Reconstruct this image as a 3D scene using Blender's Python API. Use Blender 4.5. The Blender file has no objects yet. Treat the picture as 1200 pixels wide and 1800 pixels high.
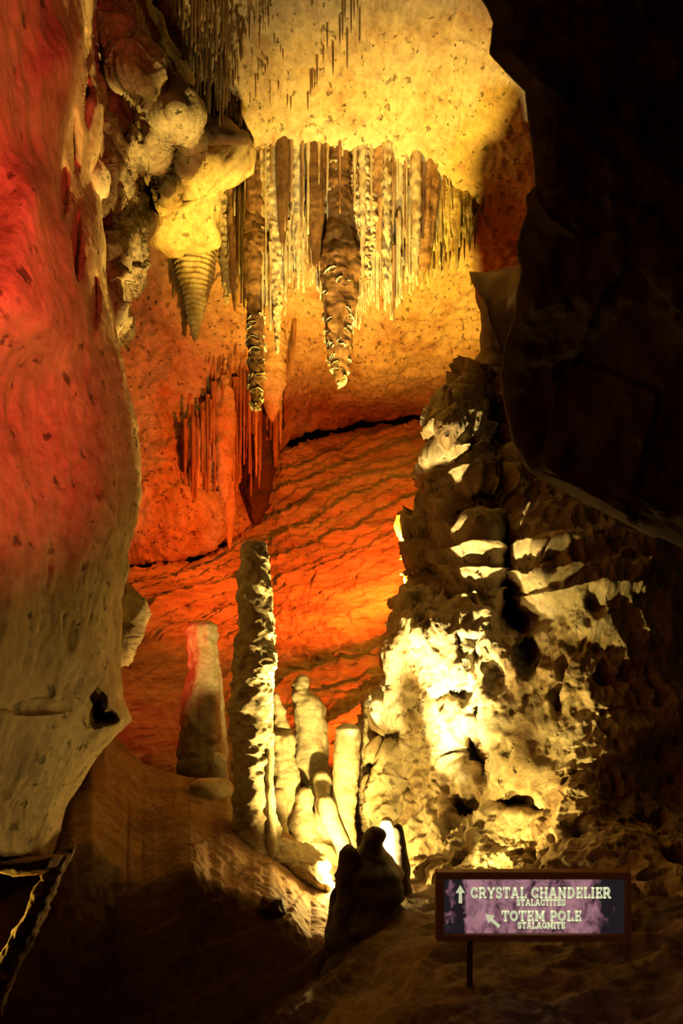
import bpy, math
import numpy as np
from mathutils import Vector
from mathutils.bvhtree import BVHTree

C = bpy.context.scene.collection
rng = np.random.default_rng(7)
F = 1500.0      # focal length in pixels of the 1200x1800 frame
HY = 1150.0     # horizon row
EYE = 1.6

def P(px, py, Y):
    px, py, Y = np.asarray(px, float), np.asarray(py, float), np.asarray(Y, float)
    return np.stack([(px - 600) / F * Y, Y + 0 * px, EYE + (HY - py) / F * Y], -1)

# ------------------------------------------------------------------ noise
def _hash(ix, iy, iz, s):
    h = (ix.astype(np.int64) * 374761393 + iy.astype(np.int64) * 668265263 + iz.astype(np.int64) * 2147483647 + s * 974634777) & 0xFFFFFFFF
    h = ((h ^ (h >> 13)) * 1274126177) & 0xFFFFFFFF
    h = ((h ^ (h >> 15)) * 2246822519) & 0xFFFFFFFF
    return (h ^ (h >> 16)) & 0xFFFFFFFF

def noise(p, s=0):
    i = np.floor(p).astype(np.int64); f = p - i
    u = f * f * f * (f * (f * 6 - 15) + 10)
    out = 0
    for dx in (0, 1):
        for dy in (0, 1):
            for dz in (0, 1):
                h = _hash(i[..., 0] + dx, i[..., 1] + dy, i[..., 2] + dz, s)
                gx = ((h & 1023) / 511.5) - 1; gy = (((h >> 10) & 1023) / 511.5) - 1; gz = (((h >> 20) & 1023) / 511.5) - 1
                d = gx * (f[..., 0] - dx) + gy * (f[..., 1] - dy) + gz * (f[..., 2] - dz)
                w = (u[..., 0] if dx else 1 - u[..., 0]) * (u[..., 1] if dy else 1 - u[..., 1]) * (u[..., 2] if dz else 1 - u[..., 2])
                out = out + w * d
    return out

def fbm(p, f=1.0, o=4, s=0, g=0.5):
    a, t = 1.0, 0
    p = np.asarray(p) * f
    for k in range(o):
        t = t + a * noise(p + k * 17.3, s + k); p = p * 2.03; a *= g
    return t

def ridged(p, f=1.0, o=4, s=0):
    a, t = 1.0, 0
    p = np.asarray(p) * f
    for k in range(o):
        t = t + a * (1 - 2.2 * np.abs(noise(p + k * 11.7, s + k))); p = p * 2.1; a *= 0.5
    return t - 0.9

def worley(p, f=1.0, s=0):
    p = np.asarray(p) * f
    i = np.floor(p).astype(np.int64)
    d1 = np.full(p.shape[:-1], 9.0); cid = np.zeros(p.shape[:-1])
    for dx in (-1, 0, 1):
        for dy in (-1, 0, 1):
            for dz in (-1, 0, 1):
                c = i + np.array([dx, dy, dz])
                h = _hash(c[..., 0], c[..., 1], c[..., 2], s)
                q = c + np.stack([(h & 1023) / 1023., ((h >> 10) & 1023) / 1023., ((h >> 20) & 1023) / 1023.], -1)
                d = np.sqrt(((q - p) ** 2).sum(-1))
                m = d < d1
                d1 = np.where(m, d, d1); cid = np.where(m, (h % 1009) / 1009., cid)
    return d1, cid

# ------------------------------------------------------------------ materials
def rock(name, c1, c2, c3, scale=1.0, bump=0.5, rough=0.7, stretch=(1, 1, 1), pits=0.0, pit_scale=6.0, spec=0.35, streak=0.0, bd=0.03):
    m = bpy.data.materials.new(name); m.use_nodes = True
    nt = m.node_tree; N = nt.nodes; L = nt.links
    bs = N['Principled BSDF']
    geo = N.new('ShaderNodeNewGeometry')
    mp = N.new('ShaderNodeMapping'); mp.inputs['Scale'].default_value = [scale * s for s in stretch]
    L.new(geo.outputs['Position'], mp.inputs['Vector'])
    n1 = N.new('ShaderNodeTexNoise'); n1.inputs['Scale'].default_value = 1.3; n1.inputs['Detail'].default_value = 8; n1.inputs['Roughness'].default_value = .62
    n2 = N.new('ShaderNodeTexNoise'); n2.inputs['Scale'].default_value = 7; n2.inputs['Detail'].default_value = 8; n2.inputs['Roughness'].default_value = .7
    L.new(mp.outputs[0], n1.inputs['Vector']); L.new(mp.outputs[0], n2.inputs['Vector'])
    r1 = N.new('ShaderNodeValToRGB')
    e = r1.color_ramp.elements
    e[0].position = .36; e[0].color = (*c3, 1); e[1].position = .62; e[1].color = (*c1, 1)
    x = e.new(.48); x.color = (*c2, 1)
    L.new(n1.outputs['Fac'], r1.inputs['Fac'])
    mx = N.new('ShaderNodeMix'); mx.data_type = 'RGBA'; mx.blend_type = 'MULTIPLY'; mx.inputs['Factor'].default_value = .55
    r2 = N.new('ShaderNodeValToRGB'); r2.color_ramp.elements[0].position = .33; r2.color_ramp.elements[0].color = (.35, .3, .24, 1)
    r2.color_ramp.elements[1].position = .58; r2.color_ramp.elements[1].color = (1, 1, 1, 1)
    L.new(n2.outputs['Fac'], r2.inputs['Fac'])
    L.new(r1.outputs['Color'], mx.inputs['A']); L.new(r2.outputs['Color'], mx.inputs['B'])
    col = mx.outputs['Result']
    hgt = n2.outputs['Fac']
    if pits > 0:
        vo = N.new('ShaderNodeTexNoise'); vo.inputs['Scale'].default_value = pit_scale; vo.inputs['Detail'].default_value = 3
        L.new(mp.outputs[0], vo.inputs['Vector'])
        r3 = N.new('ShaderNodeValToRGB'); r3.color_ramp.elements[0].position = .30; r3.color_ramp.elements[0].color = (0, 0, 0, 1)
        r3.color_ramp.elements[1].position = .37; r3.color_ramp.elements[1].color = (1, 1, 1, 1)
        L.new(vo.outputs['Fac'], r3.inputs['Fac'])
        mp2 = N.new('ShaderNodeMapRange'); mp2.inputs['To Min'].default_value = 1 - pits
        L.new(r3.outputs['Color'], mp2.inputs['Value'])
        mm = N.new('ShaderNodeMix'); mm.data_type = 'RGBA'; mm.blend_type = 'MULTIPLY'; mm.inputs['Factor'].default_value = 1
        L.new(col, mm.inputs['A']); L.new(mp2.outputs[0], mm.inputs['B']); col = mm.outputs['Result']
        ad = N.new('ShaderNodeMath'); ad.operation = 'ADD'
        L.new(hgt, ad.inputs[0]); L.new(r3.outputs['Color'], ad.inputs[1]); hgt = ad.outputs[0]
    L.new(col, bs.inputs['Base Color'])
    bp = N.new('ShaderNodeBump'); bp.inputs['Strength'].default_value = bump; bp.inputs['Distance'].default_value = bd
    L.new(hgt, bp.inputs['Height']); L.new(bp.outputs[0], bs.inputs['Normal'])
    bs.inputs['Roughness'].default_value = rough
    bs.inputs['Specular IOR Level'].default_value = spec
    return m

M = {}
M['ceiling'] = rock('ceiling_limestone', (.80, .66, .42), (.74, .58, .34), (.55, .36, .2), 1.0, .9, .8, (1.4, .8, 1.6), .55, 7.5, bd=.05)
M['slope'] = rock('bedded_limestone', (.78, .6, .36), (.66, .46, .26), (.42, .27, .15), 1.2, .8, .75, (.5, .5, 2.2), .3, 5)
M['left'] = rock('pitted_limestone', (.76, .56, .28), (.66, .46, .22), (.42, .26, .13), 1.6, .4, .7, (1.8, .55, .9), .7, 5.5)
M['flow'] = rock('flowstone', (.86, .74, .48), (.78, .63, .37), (.5, .34, .17), 1.3, .8, .55, (1.2, 1.2, .8), .6, 5)
M['stub'] = rock('stalagmite_calcite', (.86, .76, .52), (.8, .67, .42), (.6, .45, .26), 2.5, .6, .5, (1, 1, 1.3))
M['crystal'] = rock('crystal_calcite', (.92, .84, .6), (.84, .7, .42), (.5, .33, .15), 3.0, .8, .35, (1, 1, .4), spec=.6)
M['drip'] = rock('brown_calcite', (.6, .4, .2), (.46, .27, .13), (.26, .13, .06), 3.0, .4, .5, (1, 1, .35))
M['flake'] = rock('white_crystal', (.92, .86, .66), (.88, .8, .58), (.75, .62, .4), 3.0, .3, .35)
M['dark'] = rock('dark_limestone', (.42, .28, .16), (.32, .2, .12), (.2, .12, .07), 1.2, .7, .75)
M['shadowed'] = rock('shade_dark_calcite', (.1, .06, .035), (.08, .05, .025), (.05, .03, .015), 2, .5, .6)  # near-black base paints in the shade of silhouetted stalagmites and the red cluster's core
M['ground'] = rock('dark_ground', (.2, .11, .06), (.16, .09, .05), (.1, .055, .03), 1.6, .7, .75)
M['right'] = rock('shade_black_limestone', (.05, .032, .02), (.04, .025, .015), (.025, .015, .01), 1.2, .7, .75)  # near-black base puts the right wall's shade into its colour
M['crag'] = rock('craggy_limestone', (.84, .68, .4), (.72, .54, .28), (.4, .25, .12), 2.2, .9, .7, (1.3, 1, 1.3), .6, 4)
M['umber'] = rock('umber_calcite', (.3, .17, .075), (.22, .12, .05), (.12, .06, .025), 3.0, .6, .4, (1, 1, .4))
M['mud'] = rock('clay_floor', (.42, .26, .13), (.35, .2, .1), (.23, .12, .06), 1.6, .35, .8)

# ------------------------------------------------------------------ mesh helpers
def tag(o, label=None, cat=None, group=None, kind=None):
    if label: o['label'] = label
    if cat: o['category'] = cat
    if group: o['group'] = group
    if kind: o['kind'] = kind
    return o

def mesh_obj(name, V, faces, mat, origin=None, parent=None, smooth=True):
    V = np.asarray(V, float).reshape(-1, 3)
    org = np.zeros(3) if origin is None else np.asarray(origin, float)
    me = bpy.data.meshes.new(name)
    faces = np.asarray(faces)
    if faces.ndim == 2:
        n, k = faces.shape
        me.vertices.add(len(V)); me.vertices.foreach_set('co', (V - org).astype(np.float32).ravel())
        me.loops.add(n * k); me.loops.foreach_set('vertex_index', faces.astype(np.int32).ravel())
        me.polygons.add(n); me.polygons.foreach_set('loop_start', np.arange(0, n * k, k, dtype=np.int32))
        me.update(calc_edges=True); me.validate()
    else:
        me.from_pydata([tuple(v) for v in V - org], [], [tuple(int(i) for i in f) for f in faces])
    if smooth:
        me.polygons.foreach_set('use_smooth', np.ones(len(me.polygons), dtype=bool))
    me.materials.append(mat)
    o = bpy.data.objects.new(name, me); C.objects.link(o)
    o.location = org
    if parent: o.parent = parent
    return o

def grid_faces(ny, nx, wrap=False):
    r = np.arange(ny - 1)[:, None]; c = np.arange(nx if wrap else nx - 1)[None, :]
    a = r * nx + c; b = r * nx + (c + 1) % nx
    return np.stack([a, b, b + nx, a + nx], -1).reshape(-1, 4)

class Depth:
    """smooth interpolation of distance through known points of a rock face"""
    def __init__(self, pts, c=.25):
        pts = np.asarray(pts, float); self.q = pts[:, :2] / 300.; self.c = c
        n = len(pts)
        K = self.k(self.q, self.q) + 1e-4 * np.eye(n)
        A = np.zeros((n + 3, n + 3)); A[:n, :n] = K; A[:n, n] = 1; A[:n, n + 1:] = self.q; A[n, :n] = 1; A[n + 1:, :n] = self.q.T
        self.w = np.linalg.solve(A, np.concatenate([pts[:, 2], [0, 0, 0]]))
    def k(self, a, b):
        return -np.sqrt(((a[:, None] - b[None]) ** 2).sum(-1) + self.c ** 2)
    def __call__(self, px, py):
        sh = np.broadcast(px, py).shape
        q = np.stack([np.broadcast_to(px, sh).ravel(), np.broadcast_to(py, sh).ravel()], -1) / 300.
        out = self.k(q, self.q) @ self.w[:-3] + self.w[-3] + q @ self.w[-2:]
        return out.reshape(sh)

def curve(pts):
    pts = np.asarray(sorted(pts), float)
    return lambda t: np.interp(t, pts[:, 0], pts[:, 1])

def gridnormals(V):
    du = np.gradient(V, axis=1); dv = np.gradient(V, axis=0)
    n = np.cross(du, dv); n /= np.linalg.norm(n, axis=-1, keepdims=True) + 1e-9
    s = np.sign((n * (np.array([0, 0, EYE]) - V)).sum(-1, keepdims=True))
    if s.mean() < 0: n = -n
    return n

def patch(name, depth, L, R, T, B, nx, ny, mat, disp, wrapL=None, wrapR=None, wrapT=None, wrapB=None, dents=(), edge_noise=0.0, seed=0, dense=1.0):
    u = 1 - (1 - np.linspace(0, 1, nx)[None, :]) ** dense; v = np.linspace(0, 1, ny)[:, None]
    if callable(L) or callable(R):
        py = T + v * (B - T) + 0 * u
        l = L(py) if callable(L) else L; r = R(py) if callable(R) else R
        if edge_noise:
            if callable(L): l = l + edge_noise * fbm(np.stack([py / 60, 0 * py + seed, 0 * py], -1), 1, 4, seed)
            if callable(R): r = r + edge_noise * fbm(np.stack([py / 60, 0 * py + seed + 5, 0 * py], -1), 1, 4, seed)
        px = l + u * (r - l)
    else:
        px = L + u * (R - L) + 0 * v
        t = T(px) if callable(T) else T; b = B(px) if callable(B) else B
        if edge_noise:
            if callable(B): b = b + edge_noise * fbm(np.stack([px / 60, 0 * px + seed, 0 * px], -1), 1, 4, seed)
            if callable(T): t = t + edge_noise * fbm(np.stack([px / 60, 0 * px + seed, 0 * px], -1), 1, 4, seed)
        py = t + v * (b - t); l, r = L, R
    Y = depth(px, py)
    for (cx, cy, rx, ry, d) in dents:
        Y = Y + d * np.exp(-(((px - cx) / rx) ** 2 + ((py - cy) / ry) ** 2) ** 2)
    def rnd(dist, w, rad):
        tt = np.clip(1 - dist / w, 0, 1); return rad * (1 - np.sqrt(np.clip(1 - tt * tt, 0, 1)))
    if wrapL: Y = Y + rnd(px - l, *wrapL[:2])
    if wrapR: Y = Y + rnd(r - px, *wrapR[:2])
    if wrapT: Y = Y + rnd(py - (T if not callable(T) else t), *wrapT[:2])
    if wrapB: Y = Y + rnd((B if not callable(B) else b) - py, *wrapB[:2])
    def ext(px, py, Y, side, w):
        k = int(w[3]) if len(w) > 3 else 8
        dy = w[2]
        for _ in range(k):
            if side in 'LR':
                j = 0 if side == 'L' else -1
                s = 1 if side == 'L' else -1
                a, b2, c = px[:, j:j + 1 or None] if j == 0 else px[:, -1:], py[:, :1] if j == 0 else py[:, -1:], Y[:, :1] if j == 0 else Y[:, -1:]
                a = a + s * (w[4] if len(w) > 4 else 7); c = c + dy
                cat = (lambda m, n_: np.concatenate([n_, m], 1)) if j == 0 else (lambda m, n_: np.concatenate([m, n_], 1))
            else:
                j = 0 if side == 'T' else -1
                s = 1 if side == 'T' else -1
                a, b2, c = (px[:1], py[:1], Y[:1]) if j == 0 else (px[-1:], py[-1:], Y[-1:])
                b2 = b2 + s * 5; c = c + dy
                cat = (lambda m, n_: np.concatenate([n_, m], 0)) if j == 0 else (lambda m, n_: np.concatenate([m, n_], 0))
            px, py, Y = cat(px, a), cat(py, b2), cat(Y, c)
        return px, py, Y
    for s, w in (('L', wrapL), ('R', wrapR), ('T', wrapT), ('B', wrapB)):
        if w: px, py, Y = ext(px, py, Y, s, w)
    V = P(px, py, np.maximum(Y, 1.2))
    n = gridnormals(V)
    d = disp(V, px, py)
    V = V + n * d[..., None]
    o = mesh_obj(name, V, grid_faces(*V.shape[:2]), mat)
    return o, V

def bvh(o):
    me = o.data
    return BVHTree.FromPolygons([tuple(v.co + o.location) for v in me.vertices], [tuple(p.vertices) for p in me.polygons])

def tube(name, ctrl, mat, seg=14, rings=40, lump=.12, lf=6., pop=0., pf=18., ring=0., rf=9., seed=0, flute=0., origin='first', squash=1.0, parent=None, rough=0., rgf=8.):
    """solid of revolution-like calcite body along control rows (x, y, z, r)"""
    c = np.asarray(ctrl, float)
    s = np.concatenate([[0], np.cumsum(np.linalg.norm(np.diff(c[:, :3], axis=0), axis=1) + .3 * np.abs(np.diff(c[:, 3])))]); s /= s[-1]
    t = np.linspace(0, 1, rings)
    row = np.stack([np.interp(t, s, c[:, k]) for k in range(4)], -1)
    if len(c) > 3:     # soften the corners
        for _ in range(2): row[1:-1] = .25 * row[:-2] + .5 * row[1:-1] + .25 * row[2:]
    th = np.linspace(0, 2 * np.pi, seg, endpoint=False)
    ca, sa = np.cos(th), np.sin(th)
    base = np.stack([row[:, None, 0] + row[:, None, 3] * ca, row[:, None, 1] + squash * row[:, None, 3] * sa, row[:, None, 2] + 0 * ca], -1)
    sd = seed * 1.37
    k = 1 + lump * fbm(base + sd, lf, 3, seed % 50) * 2
    if flute: k = k + flute * fbm(np.stack([ca * 2.2 + 0 * row[:, :1], sa * 2.2 + 0 * row[:, :1], row[:, None, 2] * .5 + 0 * ca], -1) + sd, 1.2, 3, 3) * 2
    if ring: k = k + ring * np.sin(row[:, None, 2] * rf * 6.28 + 2.5 * fbm(base, 3, 2, 9)) 
    add = 0
    if pop:
        d1, cid = worley(base * np.array([1, 1, .8]) + sd, pf, seed % 50)
        add = pop * (np.clip(.75 - d1, 0, 1) * 1.6 - .3) * (0.4 + cid)
    if rough: add = add + rough * (ridged(base * np.array([1, 1, 1.25]) + sd, rgf, 4, seed % 40) - .1) * np.clip(.6 + 1.5 * fbm(base + sd, 1.5, 2, 4), .25, 1.3)
    rr = row[:, None, 3] * k + add * np.clip(row[:, None, 3] * 30, 0, 1)
    rr = np.maximum(rr, .002)
    V = np.stack([row[:, None, 0] + rr * ca, row[:, None, 1] + squash * rr * sa, row[:, None, 2] + 0 * ca], -1)
    Vf = V.reshape(-1, 3)
    fs = grid_faces(rings, seg, True)
    n = len(Vf)
    Vf = np.concatenate([Vf, V[0].mean(0, keepdims=True), V[-1].mean(0, keepdims=True)])
    caps = [(n, (j + 1) % seg, j, j) for j in range(seg)] + [(n + 1, n - seg + j, n - seg + (j + 1) % seg, n - seg + (j + 1) % seg) for j in range(seg)]
    allf = [tuple(f) for f in fs] + [tuple(x[:3]) for x in caps]
    org = c[0, :3] if origin == 'first' else c[-1, :3]
    me_faces = np.empty(len(allf), dtype=object)
    for i, f in enumerate(allf): me_faces[i] = f
    return mesh_obj(name, Vf, me_faces, mat, origin=org, parent=parent)

def pxtube(name, rows, mat, **k):
    """rows of (px, py, Y, half width in px)"""
    ctrl = []
    for px, py, Y, hw in rows:
        p = P(px, py, Y); ctrl.append((*p, hw / F * Y))
    return tube(name, ctrl, mat, **k)

def solid(name, outline, Y, thick, mat, disp, nr=26, na=120, seed=0, lean=(0, 0), parent=None):
    """closed rounded rock whose front view follows an outline; lean tilts it in depth"""
    o = np.asarray(outline, float)
    o2 = np.concatenate([o, o[:1]]); s = np.concatenate([[0], np.cumsum(np.linalg.norm(np.diff(o2, axis=0), axis=1))]); t = np.linspace(0, s[-1], na, endpoint=False)
    ol = np.stack([np.interp(t, s, o2[:, k]) for k in (0, 1)], -1)
    c = ol.mean(0)
    ph = np.linspace(0.02, np.pi - .02, nr)
    sc = np.sin(ph)[:, None] ** .7; dp = -np.cos(ph)[:, None]
    px = c[0] + sc * (ol[None, :, 0] - c[0]); py = c[1] + sc * (ol[None, :, 1] - c[1])
    Yg = Y + thick * dp + lean[0] * (px - c[0]) / 100 + lean[1] * (py - c[1]) / 100
    V = P(px, py, Yg)
    du = np.roll(V, -1, 1) - np.roll(V, 1, 1); dv = np.gradient(V, axis=0)
    n = np.cross(du, dv); n /= np.linalg.norm(n, axis=-1, keepdims=True) + 1e-9
    cen = V.reshape(-1, 3).mean(0)
    if ((V - cen) * n).sum() < 0: n = -n
    V = V + n * disp(V)[..., None]
    Vf = V.reshape(-1, 3); k = len(Vf)
    Vf = np.concatenate([Vf, V[:1].mean(1), V[-1:].mean(1)])
    fs = [tuple(f) for f in grid_faces(nr, na, True)] + [(k, (j + 1) % na, j) for j in range(na)] + [(k + 1, k - na + j, k - na + (j + 1) % na) for j in range(na)]
    arr = np.empty(len(fs), dtype=object)
    for i, f in enumerate(fs): arr[i] = f
    lo = Vf[:, 2].argmin()
    return mesh_obj(name, Vf, arr, mat, origin=(cen[0], cen[1], Vf[lo, 2]), parent=parent)

# ------------------------------------------------------------------ ceiling
ceil_depth = Depth([
    (100, -200, 8.2), (450, -200, 8.6), (700, -200, 8.6), (1050, -200, 8.0),
    (100, 0, 9.8), (450, 0, 10), (700, 0, 10), (1050, 0, 9.6),
    (430, 230, 12), (620, 240, 12.3), (800, 300, 12.6), (1050, 300, 12.2), (250, 230, 12.2), (100, 250, 12.2),
    (1050, 420, 13.5), (850, 400, 13.8), (600, 400, 14.6), (300, 400, 14.2), (100, 400, 14.2),
    (250, 520, 15), (450, 520, 16), (650, 520, 16.3), (800, 520, 16), (1050, 520, 15.4),
    (230, 650, 15.5), (450, 650, 17), (650, 650, 18.5), (800, 650, 18.8), (1050, 650, 18.5),
    (150, 800, 15.3), (230, 800, 15.5), (400, 800, 17), (520, 745, 20), (650, 725, 21), (780, 720, 21), (1050, 700, 21),
    (150, 900, 15.3), (230, 900, 15.4), (350, 930, 15.9), (220, 990, 15.9), (420, 960, 17.4), (150, 1000, 15.8)])
crack_hi = curve([(100, 1001), (220, 994), (350, 970), (430, 935), (475, 830), (500, 766), (530, 750), (560, 744), (600, 743), (640, 731), (700, 730), (780, 728), (1050, 718)])
crack_lo = curve([(100, 1020), (220, 1014), (300, 1001), (350, 992), (430, 950), (475, 850), (495, 788), (530, 784), (560, 785), (600, 776), (640, 765), (700, 753), (780, 745), (1050, 736)])
def d_ceil(V, px, py):
    warp = V + .5 * np.stack([fbm(V, .5, 3, 61), fbm(V, .5, 3, 62), fbm(V, .5, 3, 63)], -1)
    w, cid = worley(warp * np.array([1, 1, 1.2]), .55, 5)
    return .22 * fbm(V, .35, 4, 1) + .1 * ridged(V, 1.1, 4, 2) + .12 * cid + .045 * fbm(V, 4, 4, 4) + .03 * ridged(V * np.array([1.5, .7, 1]), 4, 3, 6)
ceiling, Vc = patch('ceiling', ceil_depth, 60, 1080, -200, crack_hi, 420, 460, M['ceiling'], d_ceil, wrapB=(6, .2, .35, 10), edge_noise=6, seed=3)
tag(ceiling, kind='structure')
ceil_bvh = bvh(ceiling)

# ------------------------------------------------------------------ back slope of tilted beds
slope_depth = Depth([
    (100, 1012, 15.6), (220, 1005, 15.8), (350, 985, 16.3), (430, 950, 17.3), (490, 800, 19.5), (530, 778, 20), (640, 760, 20.6), (780, 738, 20.6), (1050, 720, 20),
    (100, 1100, 13.8), (230, 1100, 14), (350, 1100, 14.5), (480, 1000, 16), (600, 900, 17.5), (750, 820, 18.5), (1050, 800, 17.5),
    (500, 1100, 14.2), (620, 1000, 14.9), (700, 950, 15.4), (850, 950, 14.5), (1050, 950, 14),
    (560, 1200, 12.6), (650, 1100, 13.2), (800, 1100, 12.5), (600, 1150, 12.9),
    (100, 1250, 12), (250, 1250, 12), (400, 1250, 12.2), (520, 1300, 11.7), (620, 1300, 11.5), (700, 1300, 11.3), (900, 1300, 11.3),
    (100, 1400, 11), (250, 1400, 11), (500, 1420, 10.6), (650, 1450, 10.3), (900, 1450, 10.3), (100, 1560, 10), (500, 1560, 9.6), (900, 1560, 9.6)])
def d_slope(V, px, py):
    q = V[..., 2] - .42 * V[..., 0] - .1 * V[..., 1] + .35 * fbm(V, .5, 3, 8)
    saw = (q * 1.9) % 1.0; saw2 = (q * 5.1 + .3) % 1.0
    w, cid = worley(V * np.array([1, 1, 1.6]), 1.3, 12)
    return .15 * saw ** 2 + .07 * saw2 + .15 * fbm(V, .5, 4, 9) + .05 * cid + .045 * ridged(V, 1.6, 4, 10) + .05 * fbm(V, 6, 3, 11)
slope, Vs = patch('wall_back', slope_depth, 60, 1080, crack_lo, 1560, 420, 420, M['slope'], d_slope, wrapT=(6, .3, .35, 10), edge_noise=5, seed=9)
tag(slope, kind='structure')

# ------------------------------------------------------------------ left wall
left_edge = curve([(-200, 175), (0, 168), (60, 160), (130, 165), (180, 182), (240, 186), (330, 180), (420, 186), (480, 188), (560, 203), (600, 212), (640, 217), (700, 230), (750, 238), (820, 235), (880, 231), (930, 226), (960, 217), (1000, 219), (1060, 206), (1120, 211), (1180, 206), (1230, 214), (1265, 224), (1285, 200), (1310, 178), (1340, 160), (1380, 135), (1420, 112), (1470, 100), (1560, 70), (1800, 30)])
ld = Depth([
    (-1500, -200, 1.3), (-1500, 600, 1.3), (-1500, 1600, 1.3), (-700, -200, 2.1), (-700, 600, 2.1), (-700, 1600, 2.2),
    (-200, -200, 3.2), (0, -200, 4.3), (120, -200, 5.3), (170, -200, 6.6),
    (-200, 100, 3.1), (0, 100, 4.2), (90, 100, 5.0), (130, 100, 5.6), (160, 100, 6.8), (185, 200, 7.0),
    (-200, 350, 3.1), (0, 350, 4.2), (80, 300, 4.9), (105, 330, 5.4), (135, 330, 6.4), (180, 330, 7.0),
    (120, 430, 5.2), (160, 500, 6.0), (185, 500, 6.8), (205, 580, 6.9), (150, 560, 5.3),
    (-200, 650, 3.1), (0, 650, 4.2), (100, 650, 4.9), (170, 650, 5.6), (215, 680, 6.3),
    (-200, 900, 3.1), (0, 900, 4.2), (100, 900, 4.9), (170, 900, 5.5), (230, 880, 6.2),
    (-200, 1150, 3.2), (0, 1150, 4.3), (100, 1150, 5.0), (170, 1150, 5.6), (205, 1150, 6.0),
    (-200, 1350, 3.4), (0, 1350, 4.6), (100, 1330, 5.4), (180, 1290, 6.0), (220, 1260, 6.2),
    (-200, 1600, 3.6), (0, 1600, 5.2), (80, 1500, 5.9)])
def d_left(V, px, py):
    S = V * np.array([1.3, 1.3, .75])
    warp = S + .4 * np.stack([fbm(S, .9, 3, 71), fbm(S, .9, 3, 72), fbm(S, .9, 3, 73)], -1)
    low = np.clip((py - 450) / 400, 0, 1)
    pit = np.clip(.28 - worley(warp, 2.3, 3)[0], 0, 1) * 2.6
    pit2 = np.clip(-fbm(warp, 1.5, 3, 33) - .28, 0, .4)
    return .09 * fbm(S, .6, 3, 21) + .012 * ridged(S, 2.2, 4, 22) + .012 * fbm(V, 9, 3, 23) - low * .05 * np.clip(pit - .25, 0, 1)
left, Vl = patch('wall_left', ld, -1500, left_edge, -200, 1512, 420, 600, M['left'], d_left, wrapR=(22, .5, .5, 10), wrapB=(14, .3, .3, 6), dense=2.6, edge_noise=7, seed=4,
    dents=[(148, 175, 8, 45, .5), (128, 250, 8, 50, .4), (112, 330, 8, 45, .4), (135, 430, 8, 60, .4), (165, 530, 8, 50, .4), (172, 1250, 9, 22, .5), (190, 1262, 14, 10, .4), (150, 95, 10, 40, .4), (152, 165, 8, 18, .5), (60, 1245, 70, 8, .08)])
tag(left, kind='structure')

# ------------------------------------------------------------------ right wall (unlit)
right_edge = curve([(-200, 832), (0, 847), (40, 867), (65, 863), (95, 857), (130, 890), (160, 921), (200, 927), (245, 933), (300, 939), (325, 942), (345, 924), (372, 925), (400, 915), (430, 907), (470, 913), (500, 911), (560, 902), (610, 885), (660, 880), (720, 887), (780, 902), (830, 932), (870, 1000), (910, 1080), (950, 1170), (1000, 1290), (1060, 1400), (1150, 1480), (1640, 1520)])
rd = Depth([(850, -200, 5.6), (1200, -200, 5.0), (1500, -200, 4.2), (870, 50, 5.7), (1200, 50, 5.1), (1500, 50, 4.3), (950, 300, 5.7), (1200, 300, 5.2), (1500, 300, 4.3),
    (925, 480, 5.9), (1200, 500, 5.2), (1500, 500, 4.3), (900, 650, 6.2), (1050, 650, 5.8), (1200, 650, 5.3), (920, 880, 6.2), (1050, 880, 5.8), (1200, 880, 5.3), (1500, 880, 4.3),
    (1020, 1050, 6.0), (1100, 1100, 5.8), (1250, 1100, 5.2), (1100, 1300, 5.8), (1200, 1300, 5.4), (1500, 1300, 4.3), (1150, 1450, 5.6), (1250, 1480, 5.2), (1180, 1600, 5.3), (1300, 1640, 4.8), (1500, 1600, 4.2)])
def d_right(V, px, py):
    return np.clip((px - right_edge(py)) / 45, 0, 1) * (.16 * fbm(V, .6, 4, 31) + .08 * ridged(V, 1.3, 4, 32) + .08 * worley(V, 1.4, 3)[1] + .03 * fbm(V, 6, 3, 33))
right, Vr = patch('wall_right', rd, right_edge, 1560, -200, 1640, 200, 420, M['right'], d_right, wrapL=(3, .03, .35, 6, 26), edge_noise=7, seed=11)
tag(right, kind='structure')

# ------------------------------------------------------------------ floor (path ground) and ledge
fd = Depth([(-200, 1480, 9.6), (300, 1500, 9.4), (560, 1560, 8.7), (640, 1560, 8.3), (700, 1540, 8.6), (850, 1545, 7.4), (1000, 1545, 6.6), (1150, 1560, 6.2), (1500, 1560, 6.0), (-200, 1640, 8.6), (300, 1640, 8.6), (480, 1660, 8.2), (620, 1660, 6.9),
    (700, 1640, 6.2), (850, 1630, 5.7), (1000, 1630, 5.4), (1150, 1640, 5.2), (1500, 1650, 5.0), (480, 1760, 6.6), (640, 1750, 5.3), (720, 1740, 4.7), (825, 1746, 4.05), (1000, 1750, 4.0), (1200, 1750, 3.9), (1500, 1750, 3.7), (-200, 1760, 7.2), (300, 1760, 7.0),
    (-200, 2000, 5.4), (300, 2000, 5.2), (480, 2000, 4.6), (700, 2000, 2.9), (1100, 2000, 2.6), (1500, 2000, 2.6)])
def d_floor(V, px, py):
    return .1 * fbm(V, .9, 4, 41) + .07 * ridged(V, 1.8, 4, 42) + .02 * fbm(V, 9, 3, 43)
floor, Vfl = patch('floor', fd, -200, 1500, 1500, 2000, 420, 260, M['ground'], d_floor)
tag(floor, kind='structure')

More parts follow.
